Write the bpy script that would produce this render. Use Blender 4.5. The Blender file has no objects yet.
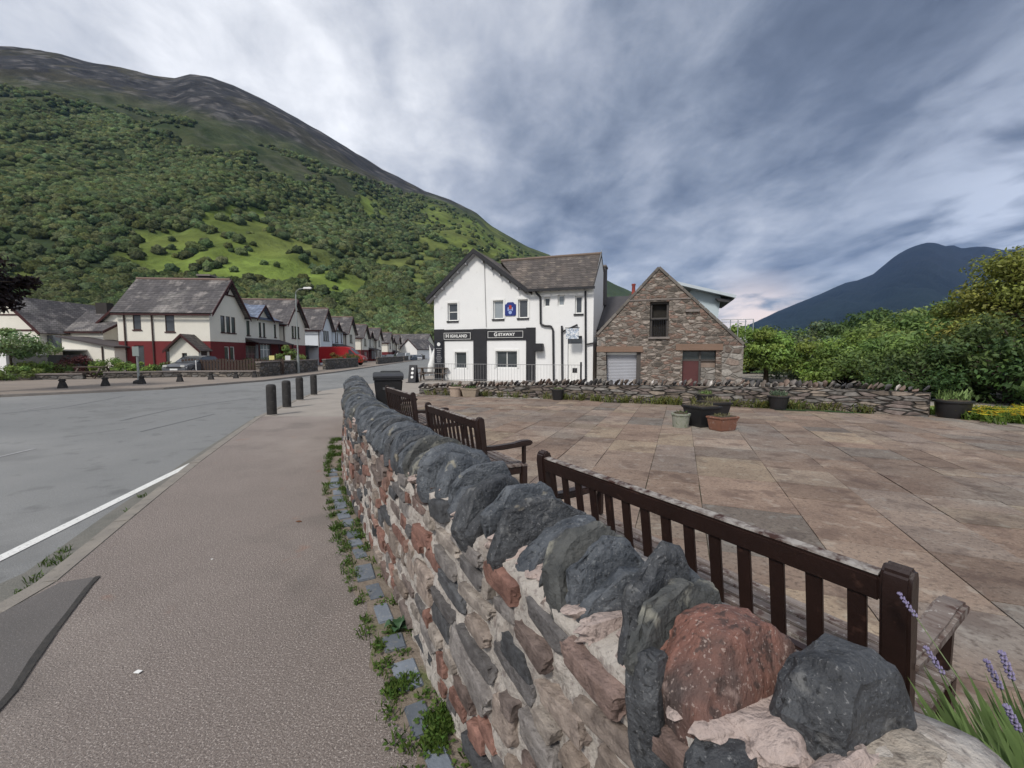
import bpy, bmesh, math, random
import numpy as np
from mathutils import Vector, Matrix, noise as mnoise
R = math.radians
SC = bpy.context.scene
COL = SC.collection
random.seed(4)
# ------------------------------------------------------------ camera
FPX = 430.0; PITCH = math.atan(31/430.0)
cam = bpy.data.cameras.new('camera'); camo = bpy.data.objects.new('camera', cam); COL.objects.link(camo)
camo.location = (0, 0, 1.6); camo.rotation_euler = (R(90)-PITCH, 0, 0)
cam.sensor_width = 36; cam.lens = 36*FPX/1024; cam.clip_start = 0.05; cam.clip_end = 20000
SC.camera = camo
# ------------------------------------------------------------ world
SUN_EL, SUN_AZ = R(46), R(212)      # azimuth clockwise from +Y
world = bpy.data.worlds.new('World'); SC.world = world; world.use_nodes = True
def build_world():
    nt = world.node_tree; nt.nodes.clear(); N = nt.nodes.new; L = nt.links.new
    out = N('ShaderNodeOutputWorld'); bg = N('ShaderNodeBackground')
    sky = N('ShaderNodeTexSky'); sky.sky_type = 'NISHITA'; sky.sun_disc = False
    sky.sun_elevation = SUN_EL; sky.sun_rotation = SUN_AZ
    tc = N('ShaderNodeTexCoord'); sep = N('ShaderNodeSeparateXYZ'); L(tc.outputs['Generated'], sep.inputs[0])
    def M(op, a, b=None, c=None, clamp=False):
        n = N('ShaderNodeMath'); n.operation = op; n.use_clamp = clamp
        for i, v in enumerate((a, b, c)):
            if v is None: continue
            if isinstance(v, (int, float)): n.inputs[i].default_value = v
            else: L(v, n.inputs[i])
        return n.outputs[0]
    X, Y, Z = sep.outputs
    zz = M('ADD', M('MAXIMUM', Z, 0.0), 0.20)
    px, py = M('DIVIDE', X, zz), M('DIVIDE', Y, zz)
    def layer(sx, sy, scale, detail, rough, dist, off, rot=0.0):
        ca, sa = math.cos(rot), math.sin(rot)
        qx = M('ADD', M('MULTIPLY', px, ca), M('MULTIPLY', py, sa)); qy = M('SUBTRACT', M('MULTIPLY', py, ca), M('MULTIPLY', px, sa))
        cb = N('ShaderNodeCombineXYZ'); L(M('MULTIPLY', qx, sx), cb.inputs[0]); L(M('MULTIPLY', qy, sy), cb.inputs[1]); cb.inputs[2].default_value = off
        t = N('ShaderNodeTexNoise'); L(cb.outputs[0], t.inputs['Vector'])
        t.inputs['Scale'].default_value = scale; t.inputs['Detail'].default_value = detail
        t.inputs['Roughness'].default_value = rough; t.inputs['Distortion'].default_value = dist
        return t.outputs['Fac']
    n1 = layer(1.7, .62, 1.15, 7, .50, .35, 5.2, .06)
    n2 = layer(1.5, .95, 2.6, 6, .50, .5, 9.1, .10)
    n3 = layer(.8, .5, .45, 3, .5, 0, 1.3, -.2)
    n4 = layer(1.25, 1.0, 5.0, 8, .62, .3, 2.2, .2)
    n = M('ADD', M('ADD', M('ADD', M('MULTIPLY', n1, .62), M('MULTIPLY', n2, .30)), M('MULTIPLY', n3, .35)), M('MULTIPLY', M('SUBTRACT', n4, .5), .26))
    n = M('MAXIMUM', M('MULTIPLY', M('SUBTRACT', n, .490), 5.8), -.35)          # about 0..1
    def lobe(d, power, amp):
        d = Vector(d).normalized()
        dp = N('ShaderNodeVectorMath'); dp.operation = 'DOT_PRODUCT'; L(tc.outputs['Generated'], dp.inputs[0]); dp.inputs[1].default_value = d
        return M('MULTIPLY', M('POWER', M('MAXIMUM', dp.outputs['Value'], 0.0), power), amp)
    b = lobe((-.60, .80, .50), 5, .62); b = M('ADD', b, lobe((-.30, .9, .46), 60, .22))               # bright thin cloud upper left
    b = M('ADD', b, lobe((.25, -.7, .7), 1.4, .68))   # added glow in the unseen sky behind and above, lights the facades
    b = M('ADD', b, lobe((0, 0, 1), 5, .18))  # zenith share of the added sky glow
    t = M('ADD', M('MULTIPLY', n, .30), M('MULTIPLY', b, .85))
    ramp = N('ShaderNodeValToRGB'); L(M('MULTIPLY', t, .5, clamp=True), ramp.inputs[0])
    cr = ramp.color_ramp; cr.elements[0].position = 0; cr.elements[0].color = (.055, .067, .094, 1)
    cr.elements[1].position = 1.0; cr.elements[1].color = (1.5, 1.48, 1.46, 1)
    for p, c in ((.08, (.088, .105, .142, 1)), (.16, (.150, .172, .215, 1)), (.25, (.25, .27, .315, 1)), (.36, (.40, .413, .445, 1)), (.55, (.72, .725, .74, 1))):
        e = cr.elements.new(p); e.color = c
    # pale break low over the glen
    def gap(d, power, col, prev):
        g = lobe(d, power, 1.0)
        g = M('MULTIPLY', g, M('MULTIPLY', M('SUBTRACT', n2, .36), 5.0, clamp=True), clamp=True)
        mx = N('ShaderNodeMix'); mx.data_type = 'RGBA'; L(g, mx.inputs['Factor']); L(prev, mx.inputs['A']); mx.inputs['B'].default_value = col
        return mx.outputs['Result']
    col = gap((.53, 1, .085), 500, (.58, .50, .47, 1), ramp.outputs[0])
    col = gap((.60, 1, .07), 700, (.62, .50, .45, 1), col)
    col = gap((1.2, 1, .30), 60, (.36, .39, .46, 1), col)
    mx = N('ShaderNodeMix'); mx.data_type = 'RGBA'; mx.inputs['Factor'].default_value = .92
    sk = N('ShaderNodeVectorMath'); sk.operation = 'SCALE'; L(sky.outputs[0], sk.inputs[0]); sk.inputs['Scale'].default_value = .07
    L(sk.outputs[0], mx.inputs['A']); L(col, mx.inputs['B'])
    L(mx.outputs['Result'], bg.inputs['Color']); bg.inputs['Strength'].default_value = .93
    L(bg.outputs[0], out.inputs[0])
build_world()
sun = bpy.data.lights.new('sun', 'SUN'); sun.energy = 1.5; sun.angle = R(10); sun.color = (1, .95, .88)
suno = bpy.data.objects.new('sun', sun); COL.objects.link(suno)
sd = Vector((math.sin(SUN_AZ)*math.cos(SUN_EL), math.cos(SUN_AZ)*math.cos(SUN_EL), math.sin(SUN_EL)))
suno.rotation_euler = sd.to_track_quat('Z', 'Y').to_euler()
vs = SC.view_settings; vs.view_transform = 'Standard'; vs.look = 'None'; vs.gamma = 1; vs.use_curve_mapping = False; vs.exposure = 1.04
SC.cycles.volume_step_rate = 5; SC.cycles.volume_max_steps = 32; SC.cycles.volume_bounces = 0
SC.cycles.max_bounces = 5; SC.cycles.diffuse_bounces = 3; SC.cycles.transparent_max_bounces = 6
# ------------------------------------------------------------ helpers
CT, ST = math.cos(PITCH), math.sin(PITCH)
def ray(x, y):
    u, v = x-512.0, 384.0-y
    return Vector((u, FPX*CT+v*ST, v*CT-FPX*ST))
def G(x, y, h=0.0):
    d = ray(x, y); t = (h-1.6)/d.z
    return Vector((d.x*t, d.y*t, h))
def at(x, y, Y):
    d = ray(x, y); t = Y/d.y
    return Vector((d.x*t, Y, 1.6+d.z*t))
def project(p):
    # numpy Nx3 -> pixel coordinates
    X, Y, Z = p[:, 0], p[:, 1], p[:, 2]-1.6
    w = Y*CT-Z*ST; v = Y*ST+Z*CT
    return np.stack([512+FPX*X/w, 384-FPX*v/w], -1)
MATS = {}
def mat(name, c1, c2=None, scale=3.0, rough=.85, bump=0.0, bscale=None, detail=6, contrast=1.0, spec=.3, stretch=(1, 1, 1),
        spots=None, metal=0.0, attr=False, trans=0.0, c3=None, coords='Object', bdist=.02, layers=None):
    """procedural material: two colours mixed by noise, optional per-face tint, speckles and bump"""
    if name in MATS: return MATS[name]
    m = bpy.data.materials.new(name); m.use_nodes = True; nt = m.node_tree; N = nt.nodes.new; L = nt.links.new
    bs = nt.nodes['Principled BSDF']; bs.inputs['Roughness'].default_value = rough
    bs.inputs['Specular IOR Level'].default_value = spec; bs.inputs['Metallic'].default_value = metal
    tc = N('ShaderNodeTexCoord'); mp = N('ShaderNodeMapping'); mp.inputs['Scale'].default_value = stretch
    L(tc.outputs[coords], mp.inputs[0])
    def nz(sc, det, src=mp.outputs[0]):
        t = N('ShaderNodeTexNoise'); t.inputs['Scale'].default_value = sc; t.inputs['Detail'].default_value = det
        t.inputs['Roughness'].default_value = .6; L(src, t.inputs['Vector']); return t.outputs['Fac']
    def rampf(src, a, b):
        r = N('ShaderNodeMapRange'); r.inputs['From Min'].default_value = a; r.inputs['From Max'].default_value = b; L(src, r.inputs[0]); return r.outputs[0]
    def mix(f, a, b, mode='MIX'):
        x = N('ShaderNodeMix'); x.data_type = 'RGBA'; x.blend_type = mode
        for k, v in (('Factor', f), ('A', a), ('B', b)):
            if isinstance(v, (float, int)): x.inputs[k].default_value = v
            elif isinstance(v, tuple): x.inputs[k].default_value = (*v, 1)
            else: L(v, x.inputs[k])
        return x.outputs['Result']
    c2 = c2 or tuple(min(1, v*.8) for v in c1)
    h = .28/contrast
    col = mix(rampf(nz(scale, detail), .5-h, .5+h), c1, c2)
    if c3: col = mix(rampf(nz(scale*.31, 4), .52, .66), col, c3)
    for (sc, lo, hi, sc_col, amt) in (spots or []):
        f = rampf(nz(sc, 3, tc.outputs[coords]), lo, hi)
        mm = N('ShaderNodeMath'); mm.operation = 'MULTIPLY'; L(f, mm.inputs[0]); mm.inputs[1].default_value = amt
        col = mix(mm.outputs[0], col, sc_col)
    if attr:
        a = N('ShaderNodeAttribute'); a.attribute_name = 'tint'
        col = mix(1.0, col, a.outputs['Color'], 'MULTIPLY')
    L(col, bs.inputs['Base Color'])
    if bump:
        bn = N('ShaderNodeBump'); bn.inputs['Strength'].default_value = bump; bn.inputs['Distance'].default_value = bdist
        L(nz(bscale or scale*4, 8), bn.inputs['Height']); L(bn.outputs[0], bs.inputs['Normal'])
    if trans:
        tr = N('ShaderNodeBsdfTranslucent'); L(col, tr.inputs[0]); ms = N('ShaderNodeMixShader'); ms.inputs[0].default_value = trans
        L(bs.outputs[0], ms.inputs[1]); L(tr.outputs[0], ms.inputs[2]); L(ms.outputs[0], nt.nodes['Material Output'].inputs[0])
    MATS[name] = m; return m
def link(o, parent=None):
    COL.objects.link(o)
    if parent is not None: o.parent = parent
    return o
def tag(o, label=None, cat=None, group=None, kind=None):
    if label: o['label'] = label
    if cat: o['category'] = cat
    if group: o['group'] = group
    if kind: o['kind'] = kind
    return o
def empty(name, loc=(0, 0, 0), rz=0.0, label=None, cat=None, group=None):
    o = bpy.data.objects.new(name, None); o.location = loc; o.rotation_euler = (0, 0, rz); o.empty_display_size = .2
    link(o); return tag(o, label, cat, group)
def copy_tree(o, parent=None):
    c = o.copy(); link(c, parent)
    for ch in [q for q in SC.objects if q.parent == o]: copy_tree(ch, c)
    return c
def npmesh(name, V, F, m, parent=None, tint=None, smooth=False):
    V = np.asarray(V, np.float32); F = np.asarray(F, np.int32); k = F.shape[1]
    me = bpy.data.meshes.new(name); me.vertices.add(len(V)); me.vertices.foreach_set('co', V.ravel())
    me.loops.add(F.size); me.loops.foreach_set('vertex_index', F.ravel())
    me.polygons.add(len(F)); me.polygons.foreach_set('loop_start', np.arange(0, F.size, k, dtype=np.int32))
    if smooth: me.polygons.foreach_set('use_smooth', np.ones(len(F), bool))
    me.update(calc_edges=True)
    if tint is not None:
        dom = 'FACE' if len(tint) == len(F) else 'POINT'
        a = me.attributes.new('tint', 'FLOAT_COLOR', dom)
        c = np.ones((len(tint), 4), np.float32); c[:, :3] = tint; a.data.foreach_set('color', c.ravel())
    me.materials.append(m)
    return link(bpy.data.objects.new(name, me), parent)
class MB:
    def __init__(s): s.v = []; s.f = []; s.t = []; s.tint = (1, 1, 1)
    def add(s, vs, fs):
        b = len(s.v); s.v += [tuple(v) for v in vs]
        for f in fs: s.f.append([b+i for i in f]); s.t.append(s.tint)
        return s
    def box(s, x0, x1, y0, y1, z0, z1, M=None):
        vs = [Vector((x, y, z)) for z in (z0, z1) for x, y in ((x0, y0), (x1, y0), (x1, y1), (x0, y1))]
        if M is not None: vs = [M @ v for v in vs]
        return s.add(vs, [(0, 3, 2, 1), (4, 5, 6, 7), (0, 1, 5, 4), (1, 2, 6, 5), (2, 3, 7, 6), (3, 0, 4, 7)])
    def prism(s, poly, a0, a1, axis='y', M=None):
        def mk(p, a):
            v = {'y': (p[0], a, p[1]), 'x': (a, p[0], p[1]), 'z': (p[0], p[1], a)}[axis]; v = Vector(v)
            return M @ v if M is not None else v
        n = len(poly); vs = [mk(p, a0) for p in poly]+[mk(p, a1) for p in poly]
        return s.add(vs, [tuple(range(n)), tuple(range(2*n-1, n-1, -1))]+[(i, i+n, (i+1) % n+n, (i+1) % n) for i in range(n)])
    def tube(s, p0, p1, r0, r1=None, n=8, cap=True):
        p0, p1 = Vector(p0), Vector(p1); r1 = r0 if r1 is None else r1; d = (p1-p0)
        q = d.to_track_quat('Z', 'Y').to_matrix(); vs = []
        for p, r in ((p0, r0), (p1, r1)):
            for i in range(n):
                a = 2*math.pi*i/n; vs.append(p+q @ Vector((r*math.cos(a), r*math.sin(a), 0)))
        fs = [(i, (i+1) % n, (i+1) % n+n, i+n) for i in range(n)]
        if cap: fs += [tuple(range(n-1, -1, -1)), tuple(range(n, 2*n))]
        return s.add(vs, fs)
    def path(s, pts, r, n=8):
        for a, b in zip(pts, pts[1:]): s.tube(a, b, r, r, n)
        return s
    def lathe(s, prof, c=(0, 0, 0), n=16, sq=None):
        vs = []
        for r, z in prof:
            for i in range(n):
                a = 2*math.pi*i/n; vs.append((c[0]+r*math.cos(a), c[1]+r*math.sin(a), c[2]+z))
        fs = [(j*n+i, j*n+(i+1) % n, (j+1)*n+(i+1) % n, (j+1)*n+i) for j in range(len(prof)-1) for i in range(n)]
        fs += [tuple(range(n-1, -1, -1)), tuple(range((len(prof)-1)*n, len(prof)*n))]
        return s.add(vs, fs)
    def build(s, name, m, parent=None, smooth=False, bevel=0, label=None, sharp=None, bseg=2):
        me = bpy.data.meshes.new(name); me.from_pydata(s.v, [], s.f)
        if any(t != (1, 1, 1) for t in s.t):
            a = me.attributes.new('tint', 'FLOAT_COLOR', 'FACE'); a.data.foreach_set('color', np.array([[*t, 1] for t in s.t], np.float32).ravel())
        bm = bmesh.new(); bm.from_mesh(me); bmesh.ops.recalc_face_normals(bm, faces=bm.faces)
        if bevel:
            bmesh.ops.bevel(bm, geom=[e for e in bm.edges if e.is_manifold and e.calc_face_angle(0) > .5], offset=bevel, segments=bseg, affect='EDGES', clamp_overlap=True)
        for f in bm.faces: f.smooth = smooth or bool(bevel)
        if smooth or bevel:
            for e in bm.edges:
                if e.is_manifold and e.calc_face_angle(0) > (sharp or .7): e.smooth = False
        bm.to_mesh(me); bm.free(); me.materials.append(m)
        o = link(bpy.data.objects.new(name, me), parent)
        if label: o['label'] = label
        return o
def vnoise(x, y, seed=0):
    xi, yi = np.floor(x).astype(np.int64), np.floor(y).astype(np.int64); xf, yf = x-xi, y-yi
    def h(a, b):
        n = (a*374761393+b*668265263+seed*1442695041) & 0x7fffffff
        n = ((n ^ (n >> 13))*1274126177) & 0x7fffffff
        return ((n ^ (n >> 16)) & 0xffff)/65535.0
    u, v = xf*xf*(3-2*xf), yf*yf*(3-2*yf)
    return (h(xi, yi)*(1-u)+h(xi+1, yi)*u)*(1-v)+(h(xi, yi+1)*(1-u)+h(xi+1, yi+1)*u)*v
def fbm(x, y, o=5, seed=0, g=.5):
    t = 0; a = 1; n = 0
    for i in range(o): t = t+a*vnoise(x*2**i, y*2**i, seed+i*17); n += a; a *= g
    return t/n
def text_mesh(name, body, size, m, parent, loc, rot, spacing=1.0, depth=.006, bold=0.0):
    cu = bpy.data.curves.new(name, 'FONT'); cu.body = body; cu.size = size; cu.align_x = 'CENTER'; cu.align_y = 'CENTER'
    cu.extrude = depth; cu.space_character = spacing; cu.offset = bold
    tmp = bpy.data.objects.new('tmp', cu); COL.objects.link(tmp)
    me = bpy.data.meshes.new_from_object(tmp.evaluated_get(bpy.context.evaluated_depsgraph_get())); bpy.data.objects.remove(tmp)
    me.name = name; me.materials.clear(); me.materials.append(m)
    o = link(bpy.data.objects.new(name, me), parent); o.location = loc; o.rotation_euler = rot; return o
# ------------------------------------------------------------ materials
asphalt = mat('asphalt', (.205, .208, .205), (.150, .154, .154), .35, .9, .35, 60, contrast=.8, c3=(.24, .24, .235), bdist=.01,
              spots=[(110, .55, .66, (.36, .36, .35), .6), (90, .60, .68, (.05, .05, .05), .6), (2.2, .58, .70, (.09, .092, .092), .45), (.5, .55, .62, (.13, .132, .13), .4)], coords='Object')
pave = mat('pavement', (.238, .202, .182), (.168, .143, .129), 1.1, .92, 1.0, 110, contrast=.8, c3=(.27, .235, .21), bdist=.014,
           spots=[(105, .55, .62, (.50, .45, .41), .75), (85, .59, .66, (.06, .048, .042), .7), (190, .5, .65, (.33, .27, .24), .5), (2.5, .66, .74, (.30, .16, .11), .35), (.9, .56, .66, (.13, .115, .105), .35)])
patch = mat('dark_patch', (.13, .12, .115), (.10, .094, .09), 2, .92, .6, 120, bdist=.01, spots=[(150, .58, .7, (.3, .28, .27), .5)])
crackm = mat('crack_tar', (.03, .03, .03), (.06, .055, .05), 20, .9, .5, 60)
concrete_pale = mat('pale_concrete', (.33, .30, .265), (.25, .225, .20), 1.5, .92, .5, 80, bdist=.01, spots=[(120, .6, .7, (.2, .18, .16), .5)])
kerbm = mat('kerb_stone', (.27, .245, .21), (.18, .165, .15), 5, .9, .5, 60, bdist=.01, spots=[(9, .56, .7, (.10, .10, .08), .6)])
paintm = mat('road_paint', (.72, .72, .70), (.60, .60, .57), 14, .7, .3, 80, bdist=.006, spots=[(40, .58, .66, (.28, .28, .28), .6)])
gravel = mat('far_pavement', (.27, .225, .185), (.19, .165, .145), .8, .95, .3, 40)
grassm = mat('grass', (.065, .11, .028), (.04, .075, .02), .5, .95, .6, 20, c3=(.10, .13, .04))
slabm = mat('paving_slab', (.265, .208, .165), (.165, .125, .102), 1.1, .88, .5, 30, contrast=1.5, attr=True, c3=(.25, .225, .195), bdist=.012,
            spots=[(26, .50, .68, (.085, .066, .055), .7), (60, .58, .68, (.36, .32, .27), .45), (2.6, .53, .64, (.095, .068, .058), .6), (5.5, .58, .66, (.33, .30, .26), .4)])
jointm = mat('joint_soil', (.075, .062, .05), (.055, .055, .03), 6, .95, .5, 40)
slate_dark = mat('dark_slate', (.040, .047, .057), (.095, .105, .118), 13, .58, .9, 48, contrast=1.7, spec=.5, bdist=.016,
                 spots=[(22, .62, .68, (.20, .215, .225), .5), (7, .655, .70, (.33, .30, .22), .6), (55, .60, .66, (.016, .018, .022), .8), (130, .62, .68, (.26, .26, .26), .5)])
slate_black = mat('black_slate', (.022, .024, .028), (.066, .070, .076), 13, .56, .9, 48, contrast=1.7, spec=.5, bdist=.016,
                  spots=[(14, .60, .68, (.17, .17, .165), .55), (6, .66, .70, (.30, .26, .19), .6), (60, .60, .66, (.008, .009, .01), .8), (140, .62, .68, (.24, .24, .24), .55)])
slate_green = mat('lichened_slate', (.050, .053, .053), (.10, .102, .098), 13, .75, .9, 48, contrast=1.6, bdist=.018,
                  spots=[(12, .56, .66, (.30, .29, .24), .6), (30, .6, .68, (.05, .05, .045), .6)])
granite_red = mat('red_granite', (.25, .115, .085), (.115, .060, .048), 11, .65, .95, 42, contrast=1.9, spec=.4, bdist=.016, c3=(.075, .055, .05), stretch=(1, 1, .45),
                  spots=[(10, .60, .68, (.44, .33, .29), .6), (34, .56, .64, (.05, .034, .03), .8), (120, .60, .66, (.42, .34, .30), .5)])
rubblem = mat('rubble_stone', (1.1, 1.08, 1.06), (.50, .48, .48), 16, .75, .9, 48, contrast=1.7, attr=True, bdist=.014,
              spots=[(45, .60, .68, (.35, .33, .32), .6), (9, .62, .70, (1.0, .95, .88), .35)])
mortar = mat('lime_mortar', (.50, .46, .415), (.33, .30, .27), 6, .95, .9, 45, contrast=1.2, bdist=.016,
             spots=[(26, .54, .66, (.17, .14, .13), .75), (11, .57, .64, (.24, .205, .18), .6), (4, .58, .7, (.50, .47, .44), .6), (70, .6, .68, (.13, .12, .11), .6)])
mortar_pink = mat('pink_mortar', (.50, .41, .37), (.34, .27, .245), 12, .95, .9, 50, contrast=1.2, bdist=.02,
             spots=[(40, .58, .66, (.15, .12, .11), .7)])
wood_dark = mat('stained_wood', (.015, .0075, .006), (.027, .013, .010), 6, .42, .45, 30, spec=.5, stretch=(1, 1, 1), bdist=.006,
                spots=[(18, .62, .70, (.07, .036, .027), .5)])
wood_grey = mat('weathered_wood', (.235, .205, .185), (.10, .07, .06), 16, .75, .6, 40, contrast=1.4, stretch=(.25, 2, 2), bdist=.006,
                spots=[(14, .55, .64, (.055, .026, .02), .8), (40, .60, .66, (.40, .38, .36), .6)])
wood_top = mat('worn_rail_top', (.30, .28, .26), (.045, .02, .015), 22, .7, .4, 40, contrast=2.2, bdist=.005)
white = mat('white_render', (.78, .78, .77), (.72, .72, .715), 1.2, .85, .35, 40, bdist=.01, spots=[(3, .60, .74, (.58, .58, .56), .35)])
cream = mat('cream_render', (.76, .73, .65), (.68, .655, .575), .8, .88, .3, 30, spots=[(2, .6, .75, (.50, .48, .42), .4)])
maroon = mat('maroon_render', (.17, .027, .029), (.13, .022, .024), 1.5, .8, .2, 30)
maroon_trim = mat('maroon_trim', (.055, .016, .016), (.04, .013, .013), 4, .6)
blackp = mat('black_paint', (.018, .018, .021), (.03, .03, .034), 3, .55, .2, 40)
blackpl = mat('black_plastic', (.014, .014, .015), (.022, .022, .024), 5, .45, .2, 60, spec=.5)
glass_dark = mat('window_glass', (.035, .04, .046), (.075, .082, .09), 1.3, .08, spec=.8)
glass_grey = mat('net_curtain_glass', (.30, .33, .35), (.22, .25, .27), 2, .15, spec=.7)
frame_white = mat('white_frame', (.76, .76, .74), (.70, .70, .68), 4, .6)
frame_dark = mat('dark_frame', (.05, .035, .03), (.07, .045, .04), 4, .6)
stonesill = mat('stone_sill', (.24, .21, .19), (.16, .14, .13), 6, .9, .3, 30)
def roof_mat(name, c1, c2, c3, rows=4.5, **kw):
    m = mat(name, c1, c2, 1.4, .8, 0, contrast=1.3, stretch=(1.6, 1, .35), c3=c3, **kw)
    nt = m.node_tree; N = nt.nodes.new; L = nt.links.new; bs = nt.nodes['Principled BSDF']
    tc = N('ShaderNodeTexCoord'); br = N('ShaderNodeTexBrick'); br.inputs['Scale'].default_value = 1.0
    sep = N('ShaderNodeSeparateXYZ'); L(tc.outputs['Object'], sep.inputs[0]); cb = N('ShaderNodeCombineXYZ')
    ad = N('ShaderNodeMath'); ad.operation = 'ADD'; L(sep.outputs[0], ad.inputs[0]); L(sep.outputs[1], ad.inputs[1])
    L(ad.outputs[0], cb.inputs[0]); L(sep.outputs[2], cb.inputs[1]); L(cb.outputs[0], br.inputs['Vector'])
    br.inputs['Brick Width'].default_value = .34; br.inputs['Row Height'].default_value = .17; br.inputs['Mortar Size'].default_value = .012
    br.inputs['Color1'].default_value = (1, 1, 1, 1); br.inputs['Color2'].default_value = (.62, .62, .62, 1); br.inputs['Mortar'].default_value = (.25, .25, .25, 1)
    mx = N('ShaderNodeMix'); mx.data_type = 'RGBA'; mx.blend_type = 'MULTIPLY'; mx.inputs['Factor'].default_value = 1
    src = bs.inputs['Base Color'].links[0].from_socket; L(src, mx.inputs['A']); L(br.outputs['Color'], mx.inputs['B']); L(mx.outputs['Result'], bs.inputs['Base Color'])
    bp = N('ShaderNodeBump'); bp.inputs['Strength'].default_value = .5; bp.inputs['Distance'].default_value = .03; L(br.outputs['Color'], bp.inputs['Height']); L(bp.outputs[0], bs.inputs['Normal'])
    return m
roof_slate = roof_mat('slate_roof', (.135, .125, .125), (.085, .08, .085), (.23, .215, .205), spots=[(1.1, .56, .66, (.34, .31, .29), .6)])
roof_brown = roof_mat('mossy_slate_roof', (.135, .115, .105), (.085, .075, .07), (.17, .14, .12), spots=[(2.5, .56, .66, (.26, .22, .18), .6)])
roof_blue = roof_mat('new_slate_roof', (.20, .24, .33), (.15, .185, .26), (.24, .28, .36))
def stonewall_mat(name, c1, c2, c3, cj, w=.42, h=.17, mort=.02):
    """random rubble: voronoi cells stretched along the course"""
    m = bpy.data.materials.new(name); m.use_nodes = True; nt = m.node_tree; N = nt.nodes.new; L = nt.links.new; bs = nt.nodes['Principled BSDF']
    bs.inputs['Roughness'].default_value = .9; bs.inputs['Specular IOR Level'].default_value = .2
    tc = N('ShaderNodeTexCoord'); mp = N('ShaderNodeMapping'); mp.inputs['Scale'].default_value = (1/w, 1/w, 1/h); L(tc.outputs['Object'], mp.inputs[0])
    v = N('ShaderNodeTexVoronoi'); v.inputs['Scale'].default_value = 1; L(mp.outputs[0], v.inputs['Vector'])
    v2 = N('ShaderNodeTexVoronoi'); v2.feature = 'DISTANCE_TO_EDGE'; v2.inputs['Scale'].default_value = 1; L(mp.outputs[0], v2.inputs['Vector'])
    sp = N('ShaderNodeSeparateColor'); L(v.outputs['Color'], sp.inputs[0])
    r = N('ShaderNodeValToRGB'); L(sp.outputs[0], r.inputs[0]); r.color_ramp.interpolation = 'CONSTANT'
    cols = [c1, c2, c3, tuple(x*.7 for x in c1), tuple(min(1, x*1.35) for x in c2), tuple(x*.55 for x in c3)]
    r.color_ramp.elements[0].color = (*cols[0], 1); r.color_ramp.elements[1].position = .84; r.color_ramp.elements[1].color = (*cols[5], 1)
    for i in range(1, 5): e = r.color_ramp.elements.new(i*.17); e.color = (*cols[i], 1)
    n = N('ShaderNodeTexNoise'); n.inputs['Scale'].default_value = 9; n.inputs['Detail'].default_value = 7; L(tc.outputs['Object'], n.inputs['Vector'])
    ov = N('ShaderNodeMix'); ov.data_type = 'RGBA'; ov.blend_type = 'OVERLAY'; ov.inputs['Factor'].default_value = .8; L(r.outputs[0], ov.inputs['A']); L(n.outputs['Fac'], ov.inputs['B'])
    mr = N('ShaderNodeMapRange'); mr.inputs['From Min'].default_value = .02; mr.inputs['From Max'].default_value = .11; L(v2.outputs['Distance'], mr.inputs[0])
    mx = N('ShaderNodeMix'); mx.data_type = 'RGBA'; L(mr.outputs[0], mx.inputs['Factor']); mx.inputs['A'].default_value = (*cj, 1); L(ov.outputs['Result'], mx.inputs['B'])
    L(mx.outputs['Result'], bs.inputs['Base Color'])
    bp = N('ShaderNodeBump'); bp.inputs['Strength'].default_value = .8; bp.inputs['Distance'].default_value = .05
    ad = N('ShaderNodeMath'); ad.operation = 'MULTIPLY_ADD'; L(n.outputs['Fac'], ad.inputs[0]); ad.inputs[1].default_value = .5; L(mr.outputs[0], ad.inputs[2])
    L(ad.outputs[0], bp.inputs['Height']); L(bp.outputs[0], bs.inputs['Normal'])
    MATS[name] = m; return m
barn_stone = stonewall_mat('barn_rubble', (.225, .155, .125), (.225, .195, .17), (.165, .145, .125), (.19, .16, .135), .30, .12)
quoin_stone = stonewall_mat('quoin_rubble', (.27, .25, .225), (.22, .205, .185), (.24, .19, .16), (.2, .18, .16), .5, .26)
drystone = stonewall_mat('drystone', (.20, .165, .15), (.145, .135, .125), (.24, .20, .165), (.03, .028, .025), .42, .085)
garden_stone = stonewall_mat('garden_wall_stone', (.16, .145, .13), (.11, .105, .10), (.19, .165, .14), (.06, .055, .05), .5, .2)
barkm = mat('bark', (.085, .065, .05), (.05, .04, .032), 8, .95, .8, 30, stretch=(1, 1, .3))
def leafmat(name, c, rough=.6): return mat(name, c, tuple(x*.72 for x in c), .6, rough, attr=True, trans=.28, contrast=1.3, spec=.25)
leaf_green = leafmat('leaf_green', (.17, .25, .08)); leaf_bright = leafmat('leaf_bright', (.20, .29, .075)); leaf_dark = leafmat('leaf_dark', (.085, .14, .05))
leaf_gold = leafmat('leaf_golden', (.24, .25, .065)); leaf_copper = leafmat('leaf_copper', (.028, .018, .020)); leaf_blue = leafmat('leaf_grey', (.15, .21, .13))
# ============================================================ SETTING: ground, road, pavements
def sheet(name, pts, z, m, thick=0.0, kind='structure'):
    mb = MB()
    if thick: mb.prism([(p[0], p[1]) for p in pts], z-thick, z, 'z')
    else: mb.add([(p[0], p[1], z) for p in pts], [tuple(range(len(pts)))])
    o = mb.build(name, m); o['kind'] = kind; return o
ROADZ = -.09
# grass and glen floor as one big sheet, a little lower than everything
sheet('ground', [(-7000, -1500), (7000, -1500), (7000, 9000), (-7000, 9000)], -.16, grassm)
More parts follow.
